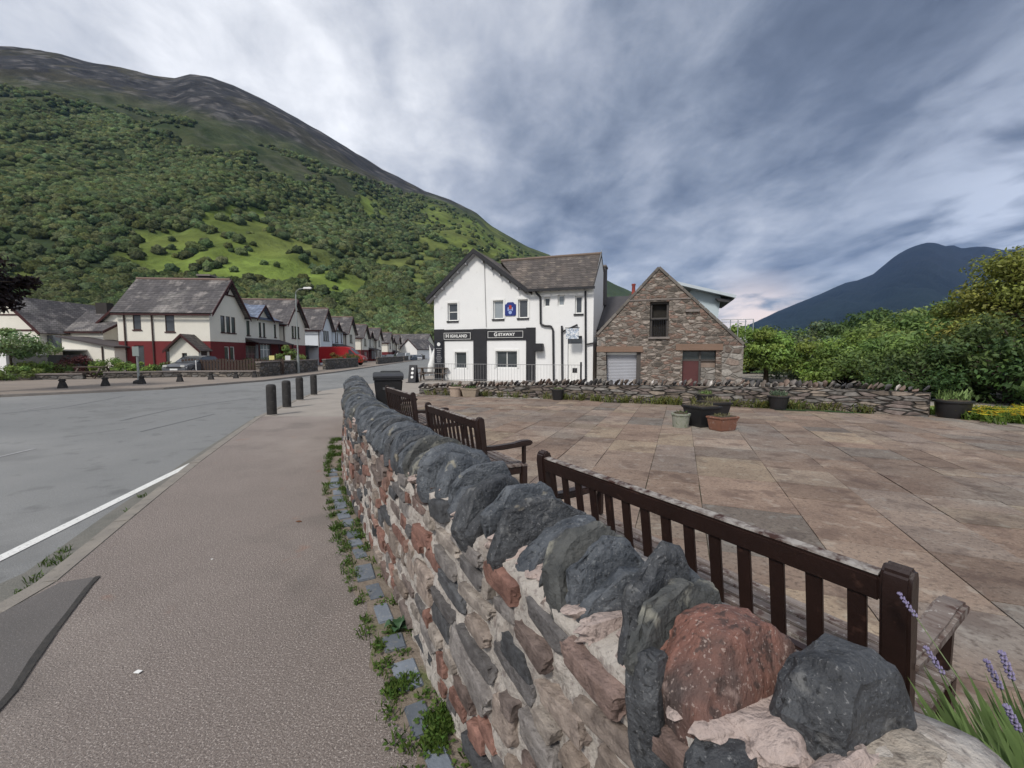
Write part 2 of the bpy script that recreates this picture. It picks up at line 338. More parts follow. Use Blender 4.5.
# road: wide junction bending into the village street
sheet('road', [(-60, -12), (-2.9, -12), (-3.1, 2.9), (-3.67, 4.03), (-4.59, 6.23), (-6.63, 11.61), (-7.4, 15), (-8.2, 18.5), (-2, 24), (-6.5, 40), (-9, 70), (-18, 140),
               (-26, 140), (-17.55, 59), (-15.17, 37.3), (-14.73, 25.5), (-16.1, 19.9), (-19.6, 16.3), (-30, 12), (-60, 6)], ROADZ, asphalt)
# pavement beside the wall
sheet('pavement', [(-3.13, -6), (-3.13, 2.55), (-3.2, 2.93), (-3.67, 4.03), (-4.59, 6.23), (-6.33, 10.8), (-3.4, 10.8), (-2.9, 7.4), (1.6, -1), (4.5, -6)], 0, pave, .3)
sheet('forecourt', [(-6.33, 10.805), (-7.3, 14.6), (-8.1, 18.3), (-7.5, 22), (-6.0, 30), (-4.9, 40), (20, 36), (20, 12.0), (3.2, 14.3), (-3.6, 16.4), (-3.3, 10.805)], -.006, concrete_pale, .3)
# dark repair patch with its tar crack and dropped kerb
sheet('repair_patch', [tuple(G(*p).xy) for p in [(-60, 640), (-2, 615), (60, 583), (97, 577), (60, 625), (0, 712), (-80, 800)]], .004, patch)
cr = MB(); cpts = [(98, 577), (88, 588), (70, 612), (52, 635), (33, 662), (15, 690), (-4, 712), (-60, 775)]
for (a, b) in zip(cpts, cpts[1:]):
    A, B = G(*a), G(*b); d = (B-A).normalized(); n = Vector((-d.y, d.x, 0)); w0, w1 = .014+.006*random.random(), .014+.008*random.random()
    cr.add([A+n*w0+Vector((0, 0, .008)), A-n*w0+Vector((0, 0, .008)), B-n*w1+Vector((0, 0, .008)), B+n*w1+Vector((0, 0, .008))], [(0, 1, 2, 3)])
cr.build('tar_crack', crackm)['kind'] = 'structure'
# kerb line of near pavement
def strip(name, pts, w, z0, z1, m, side=1, seg=None, jitter=0, kind='structure'):
    mb = MB(); P2 = []
    for a, b in zip(pts, pts[1:]):
        a, b = Vector(a), Vector(b); n = max(1, int((b-a).length/(seg or 99))); P2 += [a.lerp(b, i/n) for i in range(n)]
    P2.append(Vector(pts[-1]))
    for a, b in zip(P2, P2[1:]):
        d = (b-a).normalized(); n = Vector((-d.y, d.x))*side; g = d*(.006 if seg else 0)
        zz = z1+random.uniform(-jitter, jitter)
        mb.prism([tuple(a+g), tuple(b-g), tuple(b-g+n*w), tuple(a+g+n*w)], z0, zz, 'z')
    o = mb.build(name, m, bevel=.006 if seg else 0)
    if kind: o['kind'] = kind
    return o
strip('kerb', [(-3.15, -5), (-3.15, 2.55), (-3.21, 2.93), (-3.68, 4.03), (-4.6, 6.23), (-6.34, 10.8), (-7.32, 14.6), (-8.12, 18.3)], .13, -.3, -.004, kerbm, 1, .9, .004)
sheet('gutter_dirt', [(-3.5, 1.5), (-3.36, 2.95), (-3.84, 4.05), (-4.76, 6.25), (-6.4, 10.7), (-6.6, 10.75), (-5.05, 6.5), (-4.25, 4.4), (-3.75, 3.2), (-3.8, 1.5)], ROADZ+.004,
      mat('gutter_grit', (.19, .18, .16), (.13, .13, .115), 6, .95, .6, 60))
# markings
def ground_quad(mb, A, B, w, z):
    A, B = Vector((A[0], A[1], z)), Vector((B[0], B[1], z)); d = (B-A).normalized(); n = Vector((-d.y, d.x, 0))*w/2
    mb.add([A-n, B-n, B+n, A+n], [(0, 1, 2, 3)])
mk = MB(); ground_quad(mk, (-3.72, 1.2), (-4.90, 6.5), .105, ROADZ+.006); mk.build('edge_line', paintm)['kind'] = 'structure'
mk = MB(); ground_quad(mk, (-8.35, 6.85), (-8.44, 7.5), .08, ROADZ+.005)
for (a, b) in (((24, 410), (60, 404)), ((200, 398), (222, 396)), ((150, 393), (160, 392))):
    A, B = G(*a, ROADZ), G(*b, ROADZ); ground_quad(mk, A.xy, B.xy, .07, ROADZ+.005)
mk.build('centre_dashes', mat('faded_paint', (.36, .36, .36), (.2, .2, .2), 20, .8))['kind'] = 'structure'
# tar seams on the road
mk = MB()
for pts in ([(0, 414), (60, 408), (105, 400), (125, 396)], [(120, 421), (170, 410), (230, 401), (262, 397)], [(140, 432), (190, 420), (215, 414)]):
    Q = [G(*p, ROADZ) for p in pts]
    for a, b in zip(Q, Q[1:]): ground_quad(mk, a.xy, b.xy, .045, ROADZ+.003)
mk.build('tar_seam', mat('tar_seam', (.075, .08, .085), (.11, .115, .12), 9, .8, .3, 40))['kind'] = 'structure'
# far pavement and its kerb
FK = [(-60, 5), (-30, 11.5), (-19.56, 16.35), (-16.13, 19.87), (-14.73, 25.5), (-15.17, 37.27), (-17.55, 59), (-26, 140)]
sheet('far_pavement', FK+[(-60, 140), (-90, 30)], -.012, gravel)
strip('far_kerb', FK, .14, -.2, .01, mat('far_kerb_stone', (.20, .18, .165), (.28, .25, .22), 4, .9), 1, 3)
# plaza flagstones: columns running away at yaw 21.4 deg, joints staggered at random
PL = R(21.4); pu = Vector((math.cos(PL), -math.sin(PL))); pv = Vector((math.sin(PL), math.cos(PL)))
def in_plaza(x, y):
    # right of the roadside wall, in front of the back wall
    if x < .74-.535*y+.30 and y < 6: return False
    if y >= 6 and x < -2.55-(y-6)*.12+.1: return False
    return y < 14.95-.43*(x-1.2)+.1 if x < 9.5 else y < 11.3
plz = MB(); rs = random.Random(11)
u = -14.0
tones = [(1, 1, 1), (1.08, 1.04, 1.0), (.9, .86, .84), (.92, .93, .95), (1.05, 1.06, 1.02), (.86, .80, .77), (1.03, .95, .9), (.82, .88, .92), (1.16, 1.15, 1.04), (.97, .9, .85)]
while u < 26:
    w = rs.choice([.45, .6, .6, .75, .9]); v = -6+rs.random()
    while v < 24:
        l = rs.choice([.45, .6, .75, .9, 1.15]); c = pu*(u+w/2)+pv*(v+l/2)
        if in_plaza(c.x, c.y):
            g = .0035; j = lambda: rs.uniform(-.004, .004); tn = rs.choice(tones); k = rs.uniform(.84, 1.14); plz.tint = tuple(t*k for t in tn)
            z = rs.uniform(-.004, .004)
            q = [pu*a+pv*b for a, b in ((u+g+j(), v+g+j()), (u+w-g+j(), v+g+j()), (u+w-g+j(), v+l-g+j()), (u+g+j(), v+l-g+j()))]
            plz.prism([tuple(p) for p in q], -.05, z, 'z')
        v += l
    u += w
plz.build('plaza_flagstones', slabm)['kind'] = 'structure'
sheet('plaza_joints', [(-3.9, 10.7), (-3.6, 16.3), (1.2, 15), (9.6, 11.2), (30, 9), (30, -8), (4.8, -8), (.4, 1.1), (-2.4, 6.0)], -.013, jointm)
sheet('plaza_lawn', [(9.9, 11.0), (11, 10.3), (40, 8), (60, 40), (14, 24)], -.008+.0, mat('long_grass', (.13, .20, .045), (.09, .15, .03), 1.5, .95, .7, 30))
# ============================================================ HILLS
def rz(px, py):
    d = ray(px, py); return d.x/d.y, d.z/d.y
def hill(name, outline, Zb, Zr, nr, nd, m, p=1.15, rough=18, tintf=None, seed=3, beyond=.5, gully=0):
    O = sorted(rz(*q) for q in outline); rr = np.linspace(O[0][0], O[-1][0], nr)
    er = np.interp(rr, [o[0] for o in O], [o[1] for o in O])
    T = np.concatenate([np.linspace(0, 1, nd), 1+np.linspace(.06, beyond, 8)])
    zb = np.array([Zb(r) for r in rr]); zr = np.array([Zr(r) for r in rr])
    RR, TT = np.meshgrid(rr, T); D = zb[None]+(zr-zb)[None]*TT; X = RR*D; H = (er*zr)[None]
    h = H*np.clip(TT, 0, 1)**p-H*np.clip(TT-1, 0, 9)**1.2*.9
    n = fbm(X/140, D/140, 6, seed)-.5; env = np.sin(np.pi*np.clip(TT, 0, 1))**.7
    h = h+n*rough*2.2*env*np.clip(TT*3, 0, 1)
    if gully:
        gl = np.abs(fbm(X/70+3, D/600, 4, seed+9)-.5)*2; h = h-gully*(1-gl)**3*env
    # small crags on the skyline
    h = h+(fbm(X/26, D/26, 4, seed+5)-.5)*rough*.22*np.clip(TT*2, 0, 1)
    h = np.maximum(h, -.5)
    V = np.stack([X, D, h-.4], -1).reshape(-1, 3); a = np.arange(len(T)-1)[:, None]*nr+np.arange(nr-1)[None]
    F = np.stack([a, a+1, a+1+nr, a+nr], -1).reshape(-1, 4)
    tint = tintf(V) if tintf else None
    o = npmesh(name, V, F, m, tint=tint, smooth=True); o['kind'] = 'structure'
    def height(r, t):
        i = np.clip((r-rr[0])/(rr[1]-rr[0]), 0, nr-1.001); k = np.clip(t*(nd-1), 0, nd-1.001)
        i0, k0 = i.astype(int), k.astype(int); fi, fk = i-i0, k-k0; Hh = V[:, 2].reshape(len(T), nr); DD = D
        f = lambda A: (A[k0, i0]*(1-fi)+A[k0, i0+1]*fi)*(1-fk)+(A[k0+1, i0]*(1-fi)+A[k0+1, i0+1]*fi)*fk
        return f(X), f(DD), f(Hh)
    return o, height, rr
ell = [(235, 262, 112, 26, .12), (255, 232, 52, 22, .3), (300, 268, 75, 20, .5), (378, 214, 24, 11, .2), (395, 262, 45, 9, .25), (425, 262, 20, 24, 0), (445, 205, 50, 16, .5), (500, 245, 70, 30, .25),
       (14, 270, 26, 11, 0), (330, 205, 22, 7, .5), (430, 225, 24, 12, .4), (345, 310, 40, 8, .5), (560, 265, 60, 20, 0)]
def cover(V):
    """0 wood, 1 pasture, 2 moor weights for points on the near hill"""
    P = project(V.astype(np.float64)); px, py = P[:, 0], P[:, 1]
    nx = (fbm(V[:, 0]/45, V[:, 1]/45, 4, 21)-.5)*60; ny = (fbm(V[:, 0]/38, V[:, 1]/38, 4, 33)-.5)*38
    nx = nx+(fbm(V[:, 0]/9, V[:, 1]/9, 3, 51)-.5)*26; ny = ny+(fbm(V[:, 0]/9, V[:, 1]/9, 3, 57)-.5)*20; x, y = px+nx, py+ny; g = np.zeros(len(V))
    for cx, cy, rx, ry, a in ell:
        dx, dy = x-cx, y-cy; u = dx*math.cos(a)+dy*math.sin(a); v = -dx*math.sin(a)+dy*math.cos(a)
        g = np.maximum(g, np.clip((1.15-np.sqrt((u/rx)**2+(v/ry)**2))*4, 0, 1))
    line = np.interp(px, [-900, 0, 80, 150, 200, 260, 330, 400, 460, 540], [100, 112, 118, 136, 158, 182, 204, 205, 215, 262])
    moor = np.clip((line-(py+ny*.6))/14, 0, 1)
    return g*(1-moor), moor
def near_tint(V):
    g, mo = cover(V); n = fbm(V[:, 0]/22, V[:, 1]/22, 5, 5)[:, None]; n2 = fbm(V[:, 0]/120, V[:, 1]/120, 4, 8)[:, None]; n3 = fbm(V[:, 0]/9, V[:, 1]/9, 3, 81)[:, None]
    P = project(V.astype(np.float64)); py = P[:, 1:2]; px = P[:, :1]
    wood = np.array([.042, .062, .026])*(.7+.6*n); past = (np.array([.128, .175, .038])*(1-np.clip(n2*3-1, 0, 1)*.5)+np.array([.115, .115, .045])*np.clip(n2*3-1, 0, 1)*.5)*(.45+1.1*n)*(.65+.7*n3)
    brown = np.array([.072, .068, .040]); mo_c = brown*(.35+.8*n)*(.5+1.0*n3)+np.array([.0, .03, .0])*n2
    ridge = np.clip((np.interp(px, [-900, 0, 100, 200, 300, 400, 500, 560], [80, 84, 96, 118, 150, 198, 226, 240])-py)/12, 0, 1)   # bare rock and heather above
    rock = np.array([.056, .055, .054])*(.35+.8*n)*(.5+1.0*n3); heath = np.array([.070, .066, .046])*(.4+.8*n)*(.6+.8*n3)
    mo_c = mo_c*(1-ridge)+(rock*(n2 > .42)+heath*(n2 <= .42))*ridge
    cr_ = np.clip((fbm(V[:, 0]/14, V[:, 1]/14, 4, 77)-.60)*12, 0, 1)[:, None]*np.clip(ridge+.25, 0, 1)
    mo_c = mo_c*(1-cr_*.6)+np.array([.17, .16, .155])*cr_*.6
    g = g[:, None]; mo = mo[:, None]
    return (wood*(1-g)+past*g)*(1-mo)+mo_c*mo
hillm = mat('hillside', (1.1, 1.1, 1.08), (.62, .62, .62), .11, .95, .8, .22, attr=True, contrast=1.2, bdist=3.0, spec=.1, c3=(.85, .82, .78))
OUT1 = [(-3200, -260), (-1500, -60), (-600, 20), (-300, 38), (-100, 40), (0, 45), (30, 47), (60, 53), (90, 61), (120, 66), (150, 74), (175, 77), (190, 73), (210, 76), (235, 85), (262, 98), (290, 113), (320, 130),
        (350, 148), (385, 170), (400, 177), (425, 190), (450, 199), (475, 211), (490, 224), (510, 236), (530, 247), (550, 254), (575, 272), (600, 292), (640, 330), (680, 352)]
near_hill, nh_height, nh_rr = hill('near_hill', OUT1, lambda r: 150+30*min(0, max(-1, r+.3)) if r > -1.4 else 110, lambda r: 820+260*(r+1.2) if r > -1.4 else 760, 700, 300, hillm, 1.12, 16, near_tint, 3, .5, 14)
def mid_tint(V):
    n = fbm(V[:, 0]/60, V[:, 1]/60, 5, 15)[:, None]; return np.array([.060, .085, .040])*(.5+1.0*n)
OUT2 = [(500, 262), (560, 266), (600, 276), (625, 288), (650, 300), (690, 322), (720, 336), (760, 343), (820, 348), (900, 350), (1200, 348), (1800, 340)]
hill('glen_ridge', OUT2, lambda r: 500, lambda r: 1300, 300, 60, hillm, 1.1, 16, mid_tint, 43, .5)
def far_tint(V):
    n = fbm(V[:, 0]/260, V[:, 1]/260, 6, 25)[:, None]; z = np.clip(V[:, 2:3]/700, 0, 1)
    return (np.array([.010, .020, .014])*(1-z)+np.array([.016, .019, .020])*z)*(.55+.9*n)
OUT3 = [(660, 352), (700, 340), (745, 326), (757, 321), (778, 311), (795, 304), (815, 296), (831, 289), (845, 282.5), (858, 280), (873, 274), (885, 264), (895, 256), (905, 250), (914, 246), (928, 242), (937, 243), (945, 246),
        (953, 245), (962, 248), (972, 247), (984, 246), (995, 248), (1006, 250), (1024, 248), (1100, 252), (1300, 270), (1700, 300), (2600, 320)]
hill('far_mountain', OUT3, lambda r: 1700, lambda r: 3600, 500, 160, hillm, 1.05, 34, far_tint, 61, .3, 60)
# haze: one closed volume round camera and scene
hz = MB().box(-6500, 6500, -1200, 6200, -1.4, 1250).build('haze', bpy.data.materials.new('haze')); hz['kind'] = 'stuff'
hm = hz.data.materials[0]; hm.use_nodes = True; hm.node_tree.nodes.clear(); ho = hm.node_tree.nodes.new('ShaderNodeOutputMaterial')
hv = hm.node_tree.nodes.new('ShaderNodeVolumePrincipled'); hv.inputs['Color'].default_value = (.30, .52, 1.0, 1); hv.inputs['Density'].default_value = 4.8e-5
hm.node_tree.links.new(hv.outputs[0], ho.inputs['Volume'])
tag(hz, 'thin blue haze in the air of the glen in front of the mountains', 'haze')
# woodland on the near hill as one mass
def blob_variants(n, sub, seed):
    out = []
    for k in range(n):
        bm = bmesh.new(); bmesh.ops.create_icosphere(bm, subdivisions=sub, radius=1)
        for v in bm.verts:
            d = mnoise.fractal(v.co*2.3+Vector((seed+k*7, 0, 0)), .8, 2.1, 4)*.5; v.co *= 1+d
            v.co.z = v.co.z*.85+.35
        bm.verts.ensure_lookup_table(); bm.faces.ensure_lookup_table()
        out.append((np.array([v.co[:] for v in bm.verts]), np.array([[v.index for v in f.verts] for f in bm.faces]))); bm.free()
    return out
def scatter_wood(name, N, sub, tlo, thi, rad, m, seed):
    rg = np.random.default_rng(seed); out = []
    r = rg.uniform(-1.45, .32, N*3); t = rg.uniform(tlo**.5, thi**.5, N*3)**2
    X, D, H = nh_height(r, t); w = D/D.max(); keep = rg.random(len(r)) < w*2.2
    X, D, H = X[keep], D[keep], H[keep]; V = np.stack([X, D, H], -1); g, mo = cover(V)
    dens = np.clip(fbm(X/60, D/60, 3, 91)*1.9-.1, 0, 1); P = project(V)
    band = np.clip((fbm(X/55, D/55, 3, 12)-.30)*6, .15, 1)
    pr = (1-g)*(1-mo)*band; pr = np.maximum(pr, .17*g*(fbm(X/14, D/14, 3, 14) > .55)); pr = np.maximum(pr, .38*mo*(fbm(X/40, D/40, 3, 14) > .54)*(P[:, 1] > np.interp(P[:, 0], [0, 200, 400, 560], [85, 122, 190, 240])))
    pr *= (P[:, 0] > -90) & (P[:, 0] < 610)
    k = rg.random(len(X)) < pr; V = V[k]; V = V[:N]; var = blob_variants(7, sub, seed)
    print(name, len(V)); Vs, Fs, Ts = [], [], []; b = 0
    sz = rad*rg.uniform(.35, 1.0, len(V))**1.0*1.25; ang = rg.uniform(0, 6.28, len(V)); n2 = fbm(V[:, 0]/50, V[:, 1]/50, 3, 6)
    for i, p in enumerate(V):
        v, f = var[i % 7]; c, s_ = math.cos(ang[i]), math.sin(ang[i]); q = v*sz[i]*np.array([1, 1, 1.05])
        q = np.stack([q[:, 0]*c-q[:, 1]*s_, q[:, 0]*s_+q[:, 1]*c, q[:, 2]], -1)+p; Vs.append(q); Fs.append(f+b); b += len(v)
        k_ = rg.uniform(.6, 1.35)*(.6+.8*n2[i]); Ts.append(np.array([[k_*rg.uniform(.85, 1.2), k_, k_*rg.uniform(.8, 1.1)]])*rg.uniform(.62, 1.38, (len(f), 1)))
    o = npmesh(name, np.concatenate(Vs), np.concatenate(Fs), m, tint=np.concatenate(Ts), smooth=False); tag(o, kind='stuff'); return o
woodm = mat('woodland_crowns', (.112, .140, .062), (.052, .074, .036), 1.3, .95, 1.0, 1.5, attr=True, contrast=1.7, bdist=1.3, spec=.05)
tag(scatter_wood('hill_woodland', 9500, 3, .0, .26, 3.1, woodm, 5), 'dense green birch and oak wood covering the foot of the steep hill', 'woodland')
tag(scatter_wood('upper_woodland', 19000, 2, .2, .85, 3.4, woodm, 9), 'thinning scrub wood higher up the steep hillside', 'woodland')
# ============================================================ ROADSIDE WALL
WP = [(1.62, -1.65), (.99, -.46), (.735, 0), (.33, .76), (-1.06, 3.36), (-2.07, 5.33), (-2.74, 7.1), (-3.36, 8.7), (-3.80, 9.85)]
def catmull(P, step=.02):
    P = [Vector(p) for p in P]; P = [2*P[0]-P[1]]+P+[2*P[-1]-P[-2]]; out = []
    for i in range(1, len(P)-2):
        a, b, c, d = P[i-1:i+3]; n = max(2, int((c-b).length/step))
        for k in range(n):
            t = k/n; out.append(.5*((2*b)+(c-a)*t+(2*a-5*b+4*c-d)*t*t+(3*b-a-3*c+d)*t**3))
    out.append(P[-2]); return out
WC = catmull(WP); WS = [0.0]
for a, b in zip(WC, WC[1:]): WS.append(WS[-1]+(b-a).length)
WL = WS[-1]; WSa = np.array(WS); WCa = np.array([tuple(p) for p in WC])
def wpt(s):
    """point, direction along (away from camera), outward normal (towards the road)"""
    x, y = np.interp(s, WSa, WCa[:, 0]), np.interp(s, WSa, WCa[:, 1]); x2, y2 = np.interp(min(s+.1, WL), WSa, WCa[:, 0]), np.interp(min(s+.1, WL), WSa, WCa[:, 1])
    x1, y1 = np.interp(max(s-.1, 0), WSa, WCa[:, 0]), np.interp(max(s-.1, 0), WSa, WCa[:, 1])
    d = Vector((x2-x1, y2-y1, 0)).normalized(); return Vector((x, y, 0)), d, Vector((-d.y, d.x, 0))
WTH = .44; WH = .885
wall = empty('roadside_wall', wpt(WL/2)[0], 0, 'long mortared rubble wall beside the near pavement, topped with dark slate slabs on edge', 'wall')
wo = Vector(wall.location)
def wmesh_body():
    ns = int(WL/.028); nz = 30; V = []; F = []
    prof = [(0.05-.05*k/nz, WH*k/nz) for k in range(nz+1)]+[(-.08, WH+.02), (-.22, WH+.035), (-.36, WH+.02), (-WTH, WH)]+[(-WTH-.01, WH*.5), (-WTH-.02, -.1)]
    for i in range(ns+1):
        s = WL*i/ns; p, d, n = wpt(s)
        for k, (o, z) in enumerate(prof):
            q = p+n*o; co = Vector((s*1.0, z*1.0, 0))
            dd = mnoise.fractal(Vector((s*9, z*12, 3)), .7, 2, 5)*.022+mnoise.fractal(Vector((s*1.6, z*1.3, 7)), .9, 2, 2)*.02
            q += n*dd*(1 if k <= nz else -.5)
            V.append((q.x-wo.x, q.y-wo.y, z+(dd if k > nz else 0)))
    m = len(prof)
    for i in range(ns):
        for k in range(m-1): F.append((i*m+k, (i+1)*m+k, (i+1)*m+k+1, i*m+k+1))
    o = npmesh('mortared_core', V, F, mortar, wall, smooth=True)
    mb = MB()
    for i in (0, ns): mb.add([V[i*m+k] for k in range(m)], [tuple(range(m))])
    mb.build('end_face', mortar, wall)
wmesh_body()
def rock(dims, rng, npt=22, p=2.6, sub=1, amp=.05, bev=.12, flat=None):
    """angular stone: hull of points on a super-ellipsoid, edges eased, faces broken by noise. returns verts, faces"""
    bm = bmesh.new()
    for i in range(npt):
        a, b = rng.uniform(0, 6.283), math.asin(rng.uniform(-1, 1)); d = Vector((math.cos(a)*math.cos(b), math.sin(a)*math.cos(b), math.sin(b)))
        r = (abs(d.x)**p+abs(d.y)**p+abs(d.z)**p)**(-1/p)*rng.uniform(.86, 1.03); bm.verts.new(d*r)
    bmesh.ops.convex_hull(bm, input=bm.verts); bmesh.ops.delete(bm, geom=[v for v in bm.verts if not v.link_faces], context='VERTS')
    bmesh.ops.dissolve_limit(bm, angle_limit=.25, verts=bm.verts, edges=bm.edges)
    bmesh.ops.bevel(bm, geom=list(bm.edges), offset=bev*.5, segments=1, affect='EDGES', clamp_overlap=True)
    bmesh.ops.triangulate(bm, faces=bm.faces)
    for k in range(sub):
        bmesh.ops.subdivide_edges(bm, edges=[e for e in bm.edges if e.calc_length() > .28/(k+1)], cuts=1, use_grid_fill=False); bmesh.ops.triangulate(bm, faces=bm.faces)
    off = Vector((rng.random()*50, rng.random()*50, 0))
    for v in bm.verts: v.co = v.co*(1+mnoise.fractal(v.co*2.2+off, .8, 2, 4)*amp*2)
    bm.verts.ensure_lookup_table(); V = [Vector((v.co.x*dims[0], v.co.y*dims[1], v.co.z*dims[2])) for v in bm.verts]; F = [[v.index for v in f.verts] for f in bm.faces]; bm.free()
    return V, F
def chunk(dims, rng, sub=1):
    """quarried block: jittered box corners and a few edge points, cleft faces"""
    bm = bmesh.new()
    for sx in (-1, 1):
        for sz in (-1, 1):
            cx, cz = sx*rng.uniform(.55, 1), sz*rng.uniform(.5, 1)
            for sy in (-1, 1): bm.verts.new((cx*(1 if sy < 0 else rng.uniform(.82, .97)), sy*rng.uniform(.7, 1), cz*(1 if sy < 0 else rng.uniform(.8, .97))))
    for k in range(rng.choice([0, 1, 2])): a = rng.uniform(0, 6.28); bm.verts.new((math.cos(a)*1.02, .5, math.sin(a)*1.02))
    bmesh.ops.convex_hull(bm, input=bm.verts); bmesh.ops.delete(bm, geom=[v for v in bm.verts if not v.link_faces], context='VERTS')
    bmesh.ops.bevel(bm, geom=[e for e in bm.edges if e.is_manifold and e.calc_face_angle(0) > .3], offset=.07, segments=1, affect='EDGES', clamp_overlap=True); bmesh.ops.triangulate(bm, faces=bm.faces)
    for k in range(sub+1): bmesh.ops.subdivide_edges(bm, edges=[e for e in bm.edges if e.calc_length() > .5/(k+1)], cuts=1); bmesh.ops.triangulate(bm, faces=bm.faces)
    off = Vector((rng.random()*50, rng.random()*50, 0))
    for v in bm.verts: v.co = v.co*(1+mnoise.fractal(v.co*2.0+off, .8, 2, 4)*.10)
    V = [Vector((v.co.x*dims[0], v.co.y*dims[1], v.co.z*dims[2])) for v in bm.verts]; bm.verts.index_update(); F = [[v.index for v in f.verts] for f in bm.faces]; bm.free(); return V, F
rg = random.Random(7)
# stones bedded in the face
face = MB(); stone_cols = [(.27, .15, .12), (.23, .13, .105), (.30, .19, .155), (.105, .11, .118), (.08, .085, .092), (.26, .215, .18), (.32, .27, .235), (.34, .305, .27), (.20, .165, .15), (.22, .16, .14), (.25, .235, .225), (.14, .135, .135), (.30, .255, .22), (.18, .14, .125)]
z = .03; row = 0
while z < WH-.02:
    hrow = rg.uniform(.065, .125); s = rg.uniform(0, .2)
    while s < WL:
        near = max(0, 1-abs(s-1.9)/2.4)        # bigger stones near the camera
        l = rg.choice([.09, .14, .2, .28, .34])*rg.uniform(.85, 1.15)*(1+.25*near); h = hrow*rg.uniform(.75, 1.25)
        p, d, n = wpt(min(s+l/2, WL)); out = rg.uniform(-.020, .002)+.014*near
        V, F = chunk((l/2*1.06, .045, h/2*1.16), rg, 2 if s < 4.5 else 1)
        face.tint = rg.choice(stone_cols); k = rg.uniform(.8, 1.15); face.tint = tuple(c*k for c in face.tint); zz = z+h/2+rg.uniform(-.015, .015)
        tilt = rg.uniform(-.2, .2); V = [Vector((v.x, .030+(v.y-.030)*.4 if v.y > .030 else v.y, v.z)) for v in V]
        vs = [p+d*(v.x*math.cos(tilt)-v.z*math.sin(tilt))+n*(v.y+out+.04*(1-zz/WH))+Vector((0, 0, zz+v.z*math.cos(tilt)+v.x*math.sin(tilt)))-wo for v in V]
        face.add(vs, F)
        s += l+rg.uniform(.0, .04)*(1-.4*near)
    z += hrow+rg.uniform(.006, .02); row += 1
face.build('face_stones', rubblem, wall, smooth=True, sharp=.6)
# mortar fillet between the body and the coping
fil = MB(); s = .1
while s < WL-.1:
    p, d, n = wpt(s); V, F = rock((rg.uniform(.05, .09), rg.uniform(.12, .19), rg.uniform(.035, .075)), rg, 16, 2.4, 2 if s < 4.5 else 1, .12, .2)
    fil.add([p+d*v.x+n*(v.y-.13)+Vector((0, 0, WH+.012+v.z))-wo for v in V], F); s += rg.uniform(.06, .12)
fil.build('coping_bed', mortar_pink, wall, smooth=True, sharp=.9)
